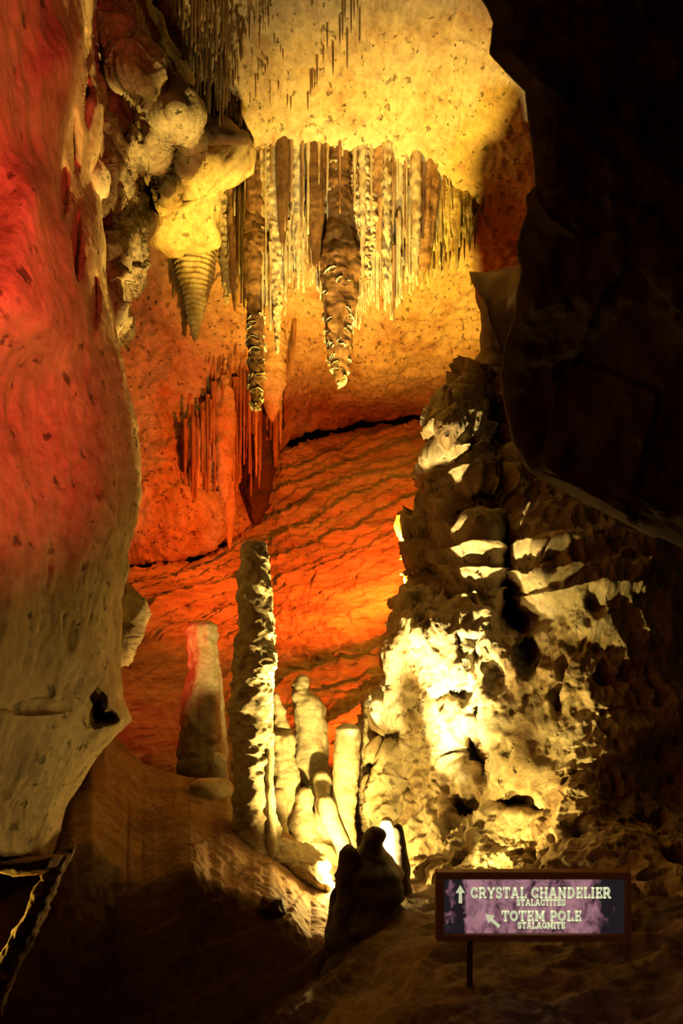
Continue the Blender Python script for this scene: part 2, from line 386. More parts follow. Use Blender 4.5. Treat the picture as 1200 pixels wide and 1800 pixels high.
lip = curve([(-40, 1600), (40, 1560), (90, 1512), (130, 1482), (160, 1478), (190, 1503), (222, 1538), (250, 1542), (300, 1522), (335, 1512), (370, 1545), (430, 1566), (470, 1576), (500, 1598), (545, 1645), (575, 1640), (600, 1625), (660, 1640)])
led_top = curve([(-40, 1420), (60, 1400), (110, 1360), (160, 1300), (185, 1288), (210, 1303), (250, 1340), (280, 1356), (330, 1366), (400, 1372), (440, 1420), (500, 1458), (560, 1512), (600, 1580), (660, 1620)])
nx, n1, n2 = 300, 150, 110
px = np.linspace(-40, 660, nx)[None, :]
tv = np.linspace(0, 1, n1)[:, None]
lipx = lip(px) + 8 * fbm(np.stack([px / 30, 0 * px, 0 * px], -1), 1, 3, 77); topx = led_top(px)
Ytop = np.interp(px, [-40, 60, 200, 330, 430, 480, 560, 600, 660], [8.2, 8.6, 9.4, 9.5, 9.1, 8.9, 8.4, 7.7, 7.5])
Ylip = np.interp(px, [-40, 100, 200, 330, 430, 545, 600, 660], [6.2, 6.4, 6.7, 6.7, 6.8, 6.9, 7.1, 7.2])
py1 = topx + tv * (lipx - topx); Y1 = 1 / ((1 - tv) / Ytop + tv / Ylip)
tw = np.linspace(0, 1, n2)[1:, None]
py2 = lipx + tw * (1900 - lipx); Y2 = Ylip - .12 * np.sqrt(tw * (2 - tw)) * 3 + .0 * px
tb = np.linspace(1, 0, 14)[:-1, None]
py0 = topx + 8 * tb * 3 + 0 * px; Y0 = Ytop + tb * 1.6
V = P(np.concatenate([px + 0 * py0, px + 0 * py1, px + 0 * py2]), np.concatenate([py0, py1, py2]), np.concatenate([Y0, Y1, Y2]))
n = gridnormals(V)
q = V[..., 2] - .3 * V[..., 0] + .2 * fbm(V, .7, 3, 44)
V = V + n * (.05 * fbm(V, .6, 3, 45) + .012 * ridged(V, 2, 4, 46) + .015 * ((q * 3) % 1.0) + .015 * fbm(V, 12, 3, 47))[..., None]
ledge = mesh_obj('rock_ledge', V, grid_faces(*V.shape[:2]), M['mud'], origin=V[-1, 150])
tag(ledge, 'broad brown clay-covered rock ledge sloping below the left wall, its front face in black shadow', 'rock ledge')

# ------------------------------------------------------------------ flowstone mass on the right
flow_edge = curve([(640, 815), (690, 800), (715, 778), (740, 767), (770, 768), (790, 782), (803, 755), (830, 752), (850, 770), (880, 745), (930, 715), (990, 722), (1030, 735), (1045, 722), (1060, 696), (1100, 682), (1150, 680), (1200, 690), (1240, 652), (1300, 634), (1380, 630), (1450, 655), (1500, 690), (1620, 700)])
fl = Depth([(800, 650, 10.1), (900, 650, 9.8), (1100, 650, 9.0), (790, 710, 9.7), (780, 760, 9.45), (830, 740, 9.7), (860, 740, 10.0), (840, 810, 9.4), (900, 800, 9.6), (1000, 850, 9.4), (1100, 850, 9.6), (880, 880, 9.2), (830, 900, 9.1), (760, 880, 10.2), (720, 950, 10.6), (790, 960, 9.5),
    (830, 960, 8.9), (880, 950, 9.0), (840, 1020, 8.75), (760, 1010, 9.7), (900, 1020, 9.0), (740, 1060, 8.9), (820, 1060, 8.65), (950, 1000, 8.5), (1000, 1000, 8.3), (1100, 1000, 8.5), (700, 1110, 8.8), (770, 1120, 8.45), (860, 1120, 8.4), (960, 1120, 8.3), (1040, 1150, 8.0), (1150, 1150, 8.3), (1260, 1150, 8.7), (1400, 1150, 9.0),
    (700, 1190, 8.95), (790, 1210, 8.5), (900, 1250, 8.1), (1000, 1280, 7.8), (1100, 1300, 7.6), (1260, 1300, 8.0), (1400, 1300, 8.3), (640, 1300, 9.6), (720, 1310, 9.1), (810, 1330, 8.5), (880, 1320, 7.95), (940, 1360, 7.65), (1010, 1400, 7.25), (1080, 1400, 7.25), (1200, 1400, 7.6), (1400, 1400, 7.9), (640, 1420, 9.4), (740, 1440, 8.5), (830, 1450, 8.0), (920, 1450, 7.5), (1060, 1480, 6.8), (1180, 1480, 6.9), (1400, 1500, 7.1),
    (700, 1520, 8.3), (850, 1540, 7.2), (1000, 1540, 6.6), (1120, 1560, 6.2), (1260, 1560, 6.0), (1400, 1600, 5.8), (700, 1620, 7.8), (900, 1620, 6.8), (1150, 1620, 6.0)])
def d_flow(V, px, py):
    smooth = np.exp(-(((px - 930) / 75) ** 2 + ((py - 1330) / 110) ** 2))
    lower = np.clip((py - 1180) / 60, 0, 1) * np.clip((880 - px) / 60, 0, 1)
    up = np.clip((1080 - py) / 60, 0, 1)
    rough = 1 - .9 * smooth
    S = V * np.array([1.4, 1.4, .7])
    warp = V + .12 * np.stack([fbm(V, 2.5, 3, 81), fbm(V, 2.5, 3, 82), fbm(V, 2.5, 3, 83)], -1)
    w1, c1 = worley(warp * np.array([1, 1, .75]), 3.2, 51)
    terr = (V[..., 2] * 3.6 + .9 * fbm(V, .9, 3, 59)) % 1.0
    pits = np.clip(-fbm(S, 2.6, 3, 56) - .18, 0, .5)
    fl_ = ridged(V * np.array([1, 1, .25]), 3.2, 3, 57)
    return .12 * fbm(V, .8, 4, 52) + rough * (.08 * ridged(S, 1.6, 4, 53) + .05 * np.clip(.6 - w1, -.3, .6) + .03 * c1 + .02 * fbm(V, 10, 3, 54) - .55 * pits) + lower * (.09 * fl_ + .05 * fbm(V, 5, 3, 55)) + up * (.12 * terr ** 1.5 + .09 * ridged(V, 1.9, 3, 58))
dents = [(830, 1320, 28, 34, .9), (850, 1350, 14, 26, .6), (785, 1222, 26, 9, .4), (767, 1228, 14, 7, .35), (840, 1270, 8, 34, .35), (910, 1412, 30, 17, .6), (945, 1425, 16, 10, .4), (820, 1425, 26, 22, .5), (1020, 1475, 18, 14, .45),
    (905, 1090, 40, 26, .6), (925, 1150, 18, 32, .55), (808, 1140, 6, 28, .25), (865, 1190, 16, 30, .3), (890, 980, 24, 70, .8), (905, 1050, 18, 40, .6), (850, 890, 45, 28, .5), (955, 985, 25, 12, .3), (750, 1020, 40, 30, .7),
    (870, 770, 26, 60, .6), (690, 1290, 30, 24, .3), (660, 1350, 16, 20, .25), (980, 1235, 12, 26, .2), (720, 1380, 14, 22, .2), (728, 1245, 10, 10, .35), (740, 1135, 8, 6, .25)]
flow, Vflow = patch('flowstone_mass', fl, flow_edge, 1400, 640, 1620, 400, 560, M['flow'], d_flow, wrapL=(30, .8, .12, 4), edge_noise=10, seed=21, dents=dents)
tag(flow, 'big pale yellow flowstone mass with dark cavities climbing the right wall behind the sign', 'flowstone')

print('shells done')
# ------------------------------------------------------------------ upper left outcrop with dark recesses
od = Depth([(120, -150, 8.0), (250, -150, 8.6), (330, -150, 9.6), (120, 60, 8.0), (185, 60, 8.1), (215, 60, 7.8), (260, 80, 8.3), (300, 120, 9.0), (200, 130, 8.3), (250, 140, 7.7), (300, 180, 8.0), (320, 230, 8.6), (190, 180, 8.6), (230, 200, 8.9), (270, 200, 8.3), (200, 240, 8.4), (240, 250, 8.4), (290, 250, 8.7), (320, 260, 9.8), (335, 300, 10.2),
    (200, 320, 8.2), (235, 300, 9.3), (270, 300, 9.4), (300, 320, 10.2), (190, 400, 8.2), (215, 420, 8.1), (260, 380, 10.2), (240, 450, 8.8), (200, 480, 8.2), (235, 490, 8.9), (205, 560, 8.4), (120, 400, 8.3), (120, 600, 8.4), (215, 600, 9)])
out_edge = curve([(-150, 215), (-20, 236), (0, 241), (40, 268), (90, 300), (140, 316), (190, 327), (235, 338), (262, 346), (290, 330), (330, 312), (355, 298), (385, 268), (410, 252), (450, 250), (490, 242), (515, 228), (560, 216), (600, 210)])
def d_out(V, px, py):
    D = np.stack([(V[..., 0] - V[..., 2]) * .55, V[..., 1] * .8, (V[..., 0] + V[..., 2]) * 1.5], -1)
    bed = ((V[..., 0] + V[..., 2]) * 1.3 + .5 * fbm(V, .9, 3, 66)) % 1.0
    w, cid = worley(D + .25 * np.stack([fbm(V, 1.5, 3, 3), fbm(V, 1.5, 3, 4), fbm(V, 1.5, 3, 5)], -1), 1.6, 62)
    return .07 * ridged(D, .8, 4, 61) + .05 * bed + .1 * (cid - .5) + .06 * ridged(V * np.array([1.6, 1, .6]), 2.6, 4, 63) + .05 * fbm(V, 5, 4, 64)
out, Vo = patch('rock_outcrop', od, 110, out_edge, -150, 600, 200, 480, M['crag'], d_out, wrapR=(24, .6, .45, 8), edge_noise=8, seed=31,
    dents=[(258, 330, 26, 60, 1.5), (300, 265, 24, 55, 1.3), (222, 162, 34, 16, .6), (190, 110, 7, 60, .5), (222, 240, 4, 30, .5), (208, 215, 5, 26, .4), (250, 225, 5, 40, .6), (230, 60, 8, 30, .3)])
tag(out, 'craggy yellow lit outcrop with black recesses at upper left behind the red wall', 'rock outcrop')

r_rock = lambda a, f, sd: (lambda V: a * ridged(V, f, 4, sd) + a * .8 * (worley(V, f * 1.4, sd)[1] - .5) + a * .25 * fbm(V, f * 6, 3, sd + 1))
slab = solid('ceiling_block', [(325, 188), (345, 196), (372, 204), (392, 202), (412, 220), (436, 243), (425, 251), (400, 250), (372, 252), (345, 244), (335, 225)], 11.3, .5, M['dark'], r_rock(.05, 1.2, 91), lean=(0, -.6))
tag(slab, 'brown flat-faced block under the ceiling, left of the chandelier top', 'rock')
shelf = solid('flowstone_shelf', [(335, 268), (365, 250), (400, 246), (436, 240), (450, 262), (446, 300), (415, 318), (390, 325), (382, 350), (384, 400), (384, 438), (360, 446), (325, 444), (296, 445), (268, 432), (255, 405), (275, 385), (305, 362), (322, 325)], 12.0, .55, M['flow'], r_rock(.07, 1.3, 92), lean=(.1, .45))
tag(shelf, 'bright cream flowstone shelf joining the left side of the chandelier', 'flowstone')
spur = solid('rock_spur', [(826, 478), (850, 482), (880, 475), (935, 470), (950, 540), (940, 700), (930, 800), (870, 790), (840, 740), (800, 720), (803, 690), (812, 650), (838, 615), (840, 570), (847, 520)], 10.8, .7, M['dark'], r_rock(.09, .9, 93), lean=(-.2, 0))
tag(spur, 'dark reddish rock spur against the orange ceiling above the flowstone mass', 'rock outcrop')
bould = solid('boulder', [(214, 1035), (224, 1028), (240, 1048), (255, 1066), (261, 1085), (256, 1110), (248, 1128), (236, 1140), (225, 1165), (208, 1170), (196, 1120), (198, 1060)], 7.6, .28, M['slope'], r_rock(.035, 2.6, 94))
tag(bould, 'rounded tan boulder poking out from behind the left wall', 'boulder')
rimrock = pxtube('rim_rock', [(126, 1484, 5.3, 4), (122, 1490, 5.3, 9), (112, 1504, 5.25, 17), (96, 1528, 5.2, 16), (80, 1562, 5.15, 17), (64, 1600, 5.1, 17), (44, 1640, 5.1, 22), (26, 1672, 5.05, 21), (10, 1705, 5.0, 20), (-10, 1745, 5.0, 22), (-30, 1790, 5.0, 26)], M['mud'], seg=40, rings=150, lump=.22, lf=6, rough=.03, rgf=9, squash=1.6, seed=41, origin='last')
tag(rimrock, 'ragged rock ridge with a glowing edge at the lower left corner', 'rock')
rimtop = solid('ledge_lip', [(-60, 1517), (0, 1520), (40, 1512), (90, 1505), (114, 1504), (100, 1522), (66, 1534), (30, 1537), (0, 1530), (-60, 1530)], 5.25, .3, M['mud'], r_rock(.02, 3, 95), na=120, parent=rimrock)
rimtop.location = Vector(rimtop.location) - Vector(rimrock.location)
chip = solid('rock_block', [(462, 1578), (496, 1580), (500, 1606), (480, 1612), (458, 1598)], 6.62, .16, M['dark'], r_rock(.02, 3, 96))
tag(chip, 'small squared dark rock on the front lip of the brown ledge', 'rock')
knob = solid('knob', [(783, 722), (800, 712), (815, 730), (812, 755), (800, 775), (785, 793), (772, 780), (765, 757), (767, 735)], 9.3, .3, M['flow'], r_rock(.03, 3, 97), parent=flow)
tag(knob, 'rounded bright knob')

# ------------------------------------------------------------------ stalagmites
def stag(rows, label, mat='stub', **k):
    o = pxtube('stalagmite', rows, M[mat], origin='last', **k)
    return tag(o, label, 'stalagmite')
totem = stag([(447, 950, 8.05, 3), (447, 951, 8.05, 14), (446, 957, 8.05, 21), (446, 975, 8.05, 24), (447, 1020, 8.05, 26), (448, 1035, 8.05, 28), (447, 1050, 8.05, 29), (450, 1090, 8.05, 31), (448, 1160, 8.05, 31), (442, 1230, 8.05, 35), (444, 1300, 8.05, 34), (446, 1380, 8.05, 34), (448, 1440, 8.05, 36), (450, 1480, 8.05, 42), (452, 1510, 8.05, 62), (452, 1540, 8.05, 75)],
     'tall dark totem-like stalagmite column with a lit right edge, tallest of all', seg=80, rings=340, lump=.08, lf=2.5, pop=.03, pf=7, rough=.035, rgf=6, seed=3)
stag([(471, 1318, 7.95, 2), (472, 1330, 7.95, 5), (473, 1380, 7.95, 8), (474, 1440, 7.95, 9), (474, 1490, 7.9, 13), (474, 1515, 7.9, 20)], 'thin pale stalagmite pressed against the lower right side of the totem column', seg=20, rings=60, seed=5)
stag([(355, 1090, 10.4, 4), (355, 1092, 10.4, 18), (354, 1100, 10.4, 25), (355, 1120, 10.4, 25), (358, 1150, 10.4, 25), (358, 1180, 10.4, 27), (355, 1230, 10.4, 33), (354, 1300, 10.4, 37), (354, 1380, 10.4, 42), (354, 1420, 10.4, 48)],
     'stout flat-topped stalagmite standing apart left of the totem column, only its top lit', seg=48, rings=120, lump=.07, lf=3, pop=.03, pf=10, flute=.07, seed=7, rough=.025)
stag([(381, 1165, 10.6, 2), (382, 1172, 10.6, 6), (383, 1200, 10.6, 8), (384, 1260, 10.6, 12), (386, 1330, 10.6, 17), (386, 1400, 10.6, 24)], 'slim dark stalagmite directly behind the stout flat-topped one', seg=18, rings=60, seed=9)
stag([(380, 1322, 9.5, 3), (380, 1325, 9.5, 10), (381, 1335, 9.5, 15), (382, 1350, 9.5, 16), (384, 1370, 9.5, 20), (388, 1400, 9.5, 28), (390, 1430, 9.5, 30)], 'short round-headed stalagmite with a small lit cap left of the totem base', seg=28, rings=50, lump=.12, pop=.02, seed=11)
stag([(372, 1368, 8.9, 4), (372, 1370, 8.9, 24), (370, 1378, 8.9, 34), (372, 1400, 8.9, 40), (376, 1425, 8.9, 46), (378, 1450, 8.9, 52)], 'dark flat stump of a stalagmite on the ledge beside the totem base', seg=40, rings=50, lump=.14, lf=3, seed=12)
stag([(484, 1218, 9.6, 2), (485, 1224, 9.6, 5), (488, 1240, 9.6, 8), (494, 1270, 9.6, 12), (496, 1284, 9.6, 13), (497, 1292, 9.5, 17), (498, 1330, 9.5, 20), (502, 1370, 9.4, 24), (506, 1400, 9.4, 24), (502, 1440, 9.3, 26), (500, 1490, 9.2, 32)],
     'knobbly stalagmite with a thin pointed tip just right of the totem column', seg=36, rings=130, lump=.12, lf=5, pop=.03, pf=11, seed=14, rough=.02)
stag([(530, 1185, 9.9, 3), (530, 1188, 9.9, 9), (529, 1200, 9.9, 13), (528, 1212, 9.9, 16), (536, 1222, 9.9, 23), (543, 1235, 9.9, 28), (544, 1262, 9.9, 29), (545, 1275, 9.9, 27), (546, 1300, 9.9, 31), (547, 1340, 9.8, 31), (549, 1370, 9.8, 34), (548, 1410, 9.7, 36), (546, 1460, 9.6, 40), (546, 1510, 9.5, 46)],
     'thick stacked stalagmite with a small off-centre knob on top, middle of the pale cluster', seg=48, rings=150, lump=.12, lf=4, pop=.03, pf=8, ring=.03, rf=1.7, seed=16, rough=.02)
stag([(611, 1271, 9.3, 4), (611, 1273, 9.3, 13), (611, 1280, 9.3, 21), (611, 1300, 9.3, 24), (609, 1320, 9.3, 22), (608, 1345, 9.3, 24), (607, 1380, 9.3, 21), (606, 1420, 9.2, 19), (607, 1450, 9.1, 17), (608, 1480, 9.0, 17), (610, 1530, 8.9, 22)],
     'smooth round-headed stalagmite at the right end of the pale cluster', seg=40, rings=130, lump=.07, lf=5, pop=.012, pf=10, ring=.025, rf=2.4, seed=18, rough=.012)
stag([(489, 1385, 8.8, 3), (489, 1388, 8.8, 9), (489, 1398, 8.8, 13), (491, 1420, 8.8, 14), (492, 1450, 8.8, 12), (496, 1480, 8.7, 16), (498, 1510, 8.7, 24)], 'short blunt stalagmite standing in front of the knobbly pointed one', seg=28, rings=60, seed=20)
stag([(537, 1384, 9.25, 3), (537, 1387, 9.25, 9), (536, 1398, 9.25, 14), (534, 1425, 9.2, 18), (530, 1450, 9.1, 24), (528, 1490, 9.0, 32)], 'low rounded stalagmite at the foot of the thick stacked one', seg=28, rings=60, lump=.14, pop=.02, seed=22)
stag([(572, 1398, 9.0, 3), (572, 1401, 9.0, 11), (573, 1412, 9.0, 16), (580, 1440, 8.95, 18), (588, 1460, 8.9, 17), (597, 1475, 8.85, 16), (603, 1490, 8.8, 14), (606, 1510, 8.8, 12)], 'leaning pale stalagmite in front of the smooth round-headed one', seg=30, rings=70, lump=.08, seed=24)
stag([(566, 1355, 9.35, 3), (566, 1358, 9.35, 12), (566, 1368, 9.35, 16), (567, 1390, 9.3, 17), (570, 1420, 9.3, 18), (572, 1470, 9.2, 24)], 'dark stub of a stalagmite behind the leaning pale one', seg=28, rings=60, seed=26)
stag([(680, 1436, 7.75, 3), (680, 1439, 7.75, 9), (680, 1450, 7.75, 13), (683, 1480, 7.75, 14), (689, 1510, 7.75, 13), (694, 1550, 7.75, 18), (697, 1620, 7.7, 26)], 'small brilliantly lit stalagmite beside the black silhouetted one', seg=28, rings=70, lump=.08, seed=28)
stag([(699, 1448, 7.35, 3), (699, 1452, 7.35, 9), (701, 1470, 7.35, 10), (704, 1510, 7.35, 14), (706, 1560, 7.35, 16), (706, 1640, 7.3, 30)], 'narrow dark stalagmite on the right of the brilliantly lit one', seg=28, rings=70, seed=30, mat='shadowed')
stag([(656, 1453, 7.0, 3), (656, 1456, 7.0, 12), (655, 1468, 7.0, 20), (653, 1485, 7.0, 22), (650, 1500, 7.0, 36), (648, 1530, 6.95, 50), (647, 1580, 6.9, 57), (648, 1630, 6.8, 66), (648, 1700, 6.6, 85), (642, 1760, 6.5, 85)], 'big black silhouetted stalagmite in front of the lamp glow, left of the sign', seg=48, rings=110, lump=.22, lf=3.5, pop=.05, pf=5, seed=32, mat='shadowed')
stag([(612, 1484, 6.9, 3), (612, 1487, 6.9, 10), (612, 1497, 6.9, 17), (614, 1520, 6.9, 20), (614, 1570, 6.85, 24), (612, 1640, 6.7, 34), (612, 1720, 6.6, 40)], 'black shorter stalagmite fused to the left shoulder of the big silhouetted one', seg=32, rings=70, lump=.2, lf=4, seed=34, mat='shadowed')
stag([(591, 1560, 6.9, 3), (591, 1563, 6.9, 7), (590, 1580, 6.9, 11), (592, 1620, 6.8, 18), (594, 1700, 6.6, 28)], 'lowest black stalagmite at the left foot of the big silhouetted one', seg=24, rings=50, lump=.15, seed=36, mat='shadowed')
stag([(789, 683, 9.35, 2), (788, 686, 9.35, 5), (789, 700, 9.35, 6), (792, 720, 9.35, 7), (794, 745, 9.35, 9)], 'tiny pale stalagmite perched on top of the flowstone mass', seg=18, rings=30, lump=.06, seed=38)
mound1 = solid('flowstone_mound', [(480, 1465), (520, 1450), (560, 1462), (590, 1490), (600, 1520), (598, 1560), (575, 1575), (540, 1545), (510, 1520), (480, 1500)], 9.05, .3, M['stub'], r_rock(.05, 2.5, 98), lean=(.1, -.5))
tag(mound1, 'smooth pale flowstone mound around the feet of the pale cluster', 'flowstone')
mound2 = solid('flowstone_apron', [(470, 1478), (505, 1478), (540, 1490), (568, 1508), (572, 1525), (560, 1530), (575, 1548), (580, 1562), (565, 1562), (530, 1545), (495, 1530), (462, 1515)], 8.05, .28, M['stub'], r_rock(.05, 3.2, 99), lean=(.05, -.7))
tag(mound2, 'brilliantly bright flowstone apron at the right foot of the totem column', 'flowstone')

# ------------------------------------------------------------------ stalactites
def roof_z(x, y, z, default):
    hit = ceil_bvh.ray_cast(Vector((x, y, z)), Vector((0, 0, 1)))
    return hit[0].z if hit[0] is not None else default

def tactite(px, tip, Y, r0, r1, label, group=None, mat='crystal', top=None, p=.8, seg=10, rings=26, lean=0.0, cat='stalactite', name='stalactite', embed=.3, mid=None, hang=None, **k):
    """hangs from the ceiling (or from row `top`) at distance Y down to row `tip`; radii in px"""
    if hang is not None: Y = float(ceil_depth(px, hang)) + Y
    a = P(px, tip, Y)
    if top is None:
        zt = roof_z(a[0], a[1], a[2] + .02, a[2] + 1.0) + embed
    else:
        zt = P(px, top, Y)[2]
    n = 9; ctrl = []
    for i in range(n):
        t = i / (n - 1)
        r = r1 + (r0 - r1) * (1 - t) ** p
        if mid: r = np.interp(t, [m[0] for m in mid], [m[1] for m in mid])
        ctrl.append((a[0] - lean * (1 - t) * (zt - a[2]), a[1], zt + (a[2] - zt) * t, r / F * Y))
    e = ctrl[-1]
    ctrl[-1] = (e[0], e[1], e[2] + e[3] * .8, e[3]); ctrl.append((e[0], e[1], e[2], e[3] * .25))
    o = tube(name, ctrl, M[mat], seg=seg, rings=rings, origin='first', **k)
    return tag(o, label, cat, group)

big = dict(seg=36, rings=170)
T = curve([(372, 330), (400, 305), (440, 255), (470, 240), (520, 245), (600, 255), (650, 262), (690, 266), (740, 295), (790, 335), (835, 368)])
B = curve([(372, 480), (395, 520), (420, 540), (450, 590), (475, 570), (500, 545), (530, 500), (560, 545), (590, 600), (625, 580), (650, 545), (690, 550), (715, 510), (760, 490), (800, 470), (835, 430)])
# --- the named hanging spears of the chandelier
def spear(px, tip, dy, mid, label, mat='crystal', hang=None, top=None, **k):
    kk = dict(seg=36, rings=170); kk.update(k)
    return tactite(px, tip, dy, 10, 2, label, mid=mid, mat=mat, hang=float(T(px)) if hang is None else hang, top=top, **kk)
def flakes(parent, n, zr, size, seed, side=None):
    """white crystal plates standing on the parent's surface, one part"""
    r_ = np.random.default_rng(seed); me = parent.data
    co = np.array([v.co for v in me.vertices]); no = np.array([v.normal for v in me.vertices])
    ok = (co[:, 2] > zr[0]) & (co[:, 2] < zr[1])
    if side is not None: ok &= (no @ np.array(side)) > .1
    ids = r_.choice(np.nonzero(ok)[0], n)
    V, Fc = [], []
    for i in ids:
        nrm = no[i] / (np.linalg.norm(no[i]) + 1e-9)
        up = np.array([r_.normal(0, .5), r_.normal(0, .5), 1]); up /= np.linalg.norm(up)
        t = np.cross(nrm, up); t /= np.linalg.norm(t) + 1e-9; b_ = np.cross(t, nrm)
        w, h, d = size * r_.uniform(.5, 1.3), size * r_.uniform(.25, .6), size * r_.uniform(.3, .7)
        sk = r_.normal(0, .35)
        k = len(V); c0 = co[i]
        for a in range(6):
            an = a * math.pi / 3
            V.append(c0 - nrm * d * .4 + t * w * math.cos(an) + b_ * h * (math.sin(an) + sk * math.cos(an)))
        for a in range(6):
            an = a * math.pi / 3 + .2
            V.append(c0 + nrm * d * r_.uniform(.5, 1) + .55 * (t * w * math.cos(an) + b_ * h * (math.sin(an) + sk * math.cos(an))) + b_ * h * .3)
        Fc += [(k + a, k + (a + 1) % 6, k + 6 + (a + 1) % 6, k + 6 + a) for a in range(6)] + [tuple(range(k + 6, k + 12))]
    arr = np.empty(len(Fc), dtype=object)
    for q_, f in enumerate(Fc): arr[q_] = f
    o = mesh_obj('crystal_crust', np.array(V), arr, M['flake'], parent=parent, smooth=False)
    o['label'] = 'white flaky crystal crust'; o['kind'] = 'stuff'
    return o
banded = spear(450, 718, .0, [(0, 12), (.3, 18), (.45, 24), (.55, 20), (.64, 14), (.9, 12), (1, 8)], 'long white-banded stalactite hanging lowest above the totem column', mat='umber', seed=101, lump=.14, lf=5, pop=.03, pf=8, rough=.03, rgf=9)
dark_spear = spear(597, 678, -.05, [(0, 18), (.35, 22), (.5, 40), (.58, 36), (.68, 27), (.82, 21), (.95, 17), (1, 10)], 'thick dark spear stalactite with white flakes, biggest of the chandelier', seed=103, lump=.1, lf=4, pop=.03, pf=9, mat='umber', flute=.16, rough=.035, rgf=9)
spear(343, 602, -.5, [(0, 36), (.25, 36), (.5, 25), (.8, 12), (1, 3)], 'fat ridged cone stalactite under the cream shelf', hang=330, top=425, seed=105, lump=.06, lf=5, ring=.035, rf=14, rough=.012, rgf=9)
spear(324, 592, -.4, [(0, 24), (.3, 17), (.6, 9), (1, 3)], 'narrow dark stalactite tight on the left of the fat ridged cone', hang=330, top=425, seed=107, lump=.1, pop=.02, mat='drip')
spear(487, 622, .1, [(0, 24), (.4, 22), (.62, 16), (.75, 9), (.9, 5), (1, 3)], 'slender smooth stalactite just right of the white-banded one', seed=109, lump=.1, pop=.03)
spear(413, 549, .1, [(0, 16), (.5, 13), (.8, 9), (1, 2)], 'short dark dagger stalactite between the ridged cone and the banded one', seed=111, mat='drip')
spear(398, 535, 0, [(0, 18), (.5, 18), (.8, 10), (1, 2)], 'knobbly tapering stalactite left of the short dark dagger', seed=112, pop=.04)
spear(575, 610, .1, [(0, 26), (.4, 26), (.7, 15), (1, 3)], 'frosty side stalactite clinging to the left of the dark spear', seed=113, pop=.06, pf=10, lean=-.06)
spear(497, 432, -.15, [(0, 13), (.4, 13), (.8, 9), (1, 4)], 'smooth dark brown column stalactite in the front of the chandelier', mat='umber', seed=115, lump=.04)
spear(745, 478, -.05, [(0, 26), (.4, 21), (.75, 15), (.9, 12), (1, 7)], 'brown drapery stalactite with a bright fleck near its tip', mat='drip', seed=117, lump=.08, flute=.2)
spear(668, 452, -.05, [(0, 24), (.5, 18), (.8, 10), (1, 4)], 'broad brown drapery stalactite under the dark notch of the chandelier roof', mat='drip', seed=119, lump=.08, flute=.25)
spear(700, 440, .1, [(0, 18), (.5, 12), (1, 3)], 'narrow brown drapery stalactite beside the broad brown one', mat='drip', seed=121, lump=.06)
spear(555, 470, -.1, [(0, 18), (.6, 16), (1, 5)], 'dark fluted stalactite upper left of the dark spear', mat='umber', seed=123, lump=.08, flute=.15)
spear(640, 500, -.05, [(0, 22), (.5, 22), (.8, 14), (1, 5)], 'frosted stalactite shouldering the right side of the dark spear', seed=125, pop=.05, flute=.2, rough=.03, rgf=9)
spear(790, 440, .0, [(0, 30), (.5, 27), (.8, 18), (1, 6)], 'smooth golden drapery stalactite nearest the right end of the chandelier', seed=126, lump=.08, flute=.25)
spear(692, 573, -.15, [(0, 3), (.6, 2.5), (1, 1.5)], 'long thin dark straw hanging lowest on the right of the chandelier', mat='drip', seed=127, lump=.03, seg=10, rings=40, top=430)
bz = -(banded.location.z - P(450, 718, 12.2)[2])
flakes(banded, 46, (bz, bz + 1.35), .085, 5); 
dz = -(dark_spear.location.z - P(597, 678, 12.2)[2])
flakes(dark_spear, 70, (dz, dz + 1.7), .075, 6)

straw_V = []       # the finest straws, too many to count
def fine(px, tip, Y, top, r, mat=1):
    a = P(px, tip, Y); b_ = P(px, top, Y); R_ = r / F * Y
    straw_V.append((a, b_, R_, mat))
g = 'crystal columns of the chandelier curtain'
for i in range(92):
    px = 376 + (i + rng.uniform(-.5, .5)) / 91 * 455
    back = rng.uniform(0, 1)
    bot = B(px); tp = T(px)
    tip = tp + (bot - tp) * (rng.uniform(.5, .9) if rng.random() < .45 else rng.uniform(.8, 1.02))
    r = rng.uniform(3.2, 8.5) * (1.15 if px < 560 else 1)
    tactite(px, tip, back * .9 - .12, r, r * .25, 'slim knobbly pale stalactite packed into the hanging crystal chandelier curtain', g, hang=float(tp + rng.uniform(-22, 16)), mid=[(0, r * 1.5), (.12, r * 1.15), (.5, r), (.8, r * .6), (1, r * .2)], flute=.12,
            mat='crystal' if rng.random() < .72 else 'drip', seg=16, rings=64, lump=.14, lf=6, pop=rng.choice([.025, .04, .055]), pf=rng.uniform(10, 16), seed=200 + i, lean=rng.uniform(-.02, .02))
g = 'fine white straws along the lower fringe of the chandelier'
for i in range(150):
    px = rng.uniform(640, 812) if rng.random() < .72 else rng.uniform(385, 640)
    dy = rng.uniform(-.1, .3)
    tip = B(px) + rng.uniform(-80, 14); top = tip - rng.uniform(70, 190); r = rng.uniform(2.2, 4.6)
    if i < 46:
        tactite(px, tip, dy, r, 1.2, 'fine pale straw stalactite on the lower fringe of the chandelier', g, hang=float(T(px)), top=top, seg=8, rings=34, lump=.2, lf=12, pop=.015, pf=18, seed=400 + i)
    else:
        fine(px, tip, float(ceil_depth(px, T(px))) + dy + .1, top, r * .8, 0)
for i in range(260):
    px = rng.uniform(378, 832); tp = float(T(px)) + rng.uniform(-14, 10); Y = float(ceil_depth(px, tp)) + rng.uniform(-.15, .25)
    fine(px, tp + (float(B(px)) - tp) * rng.uniform(.25, .8), Y, tp - 14, rng.uniform(1.6, 4.2), 0 if rng.random() < .65 else 1)
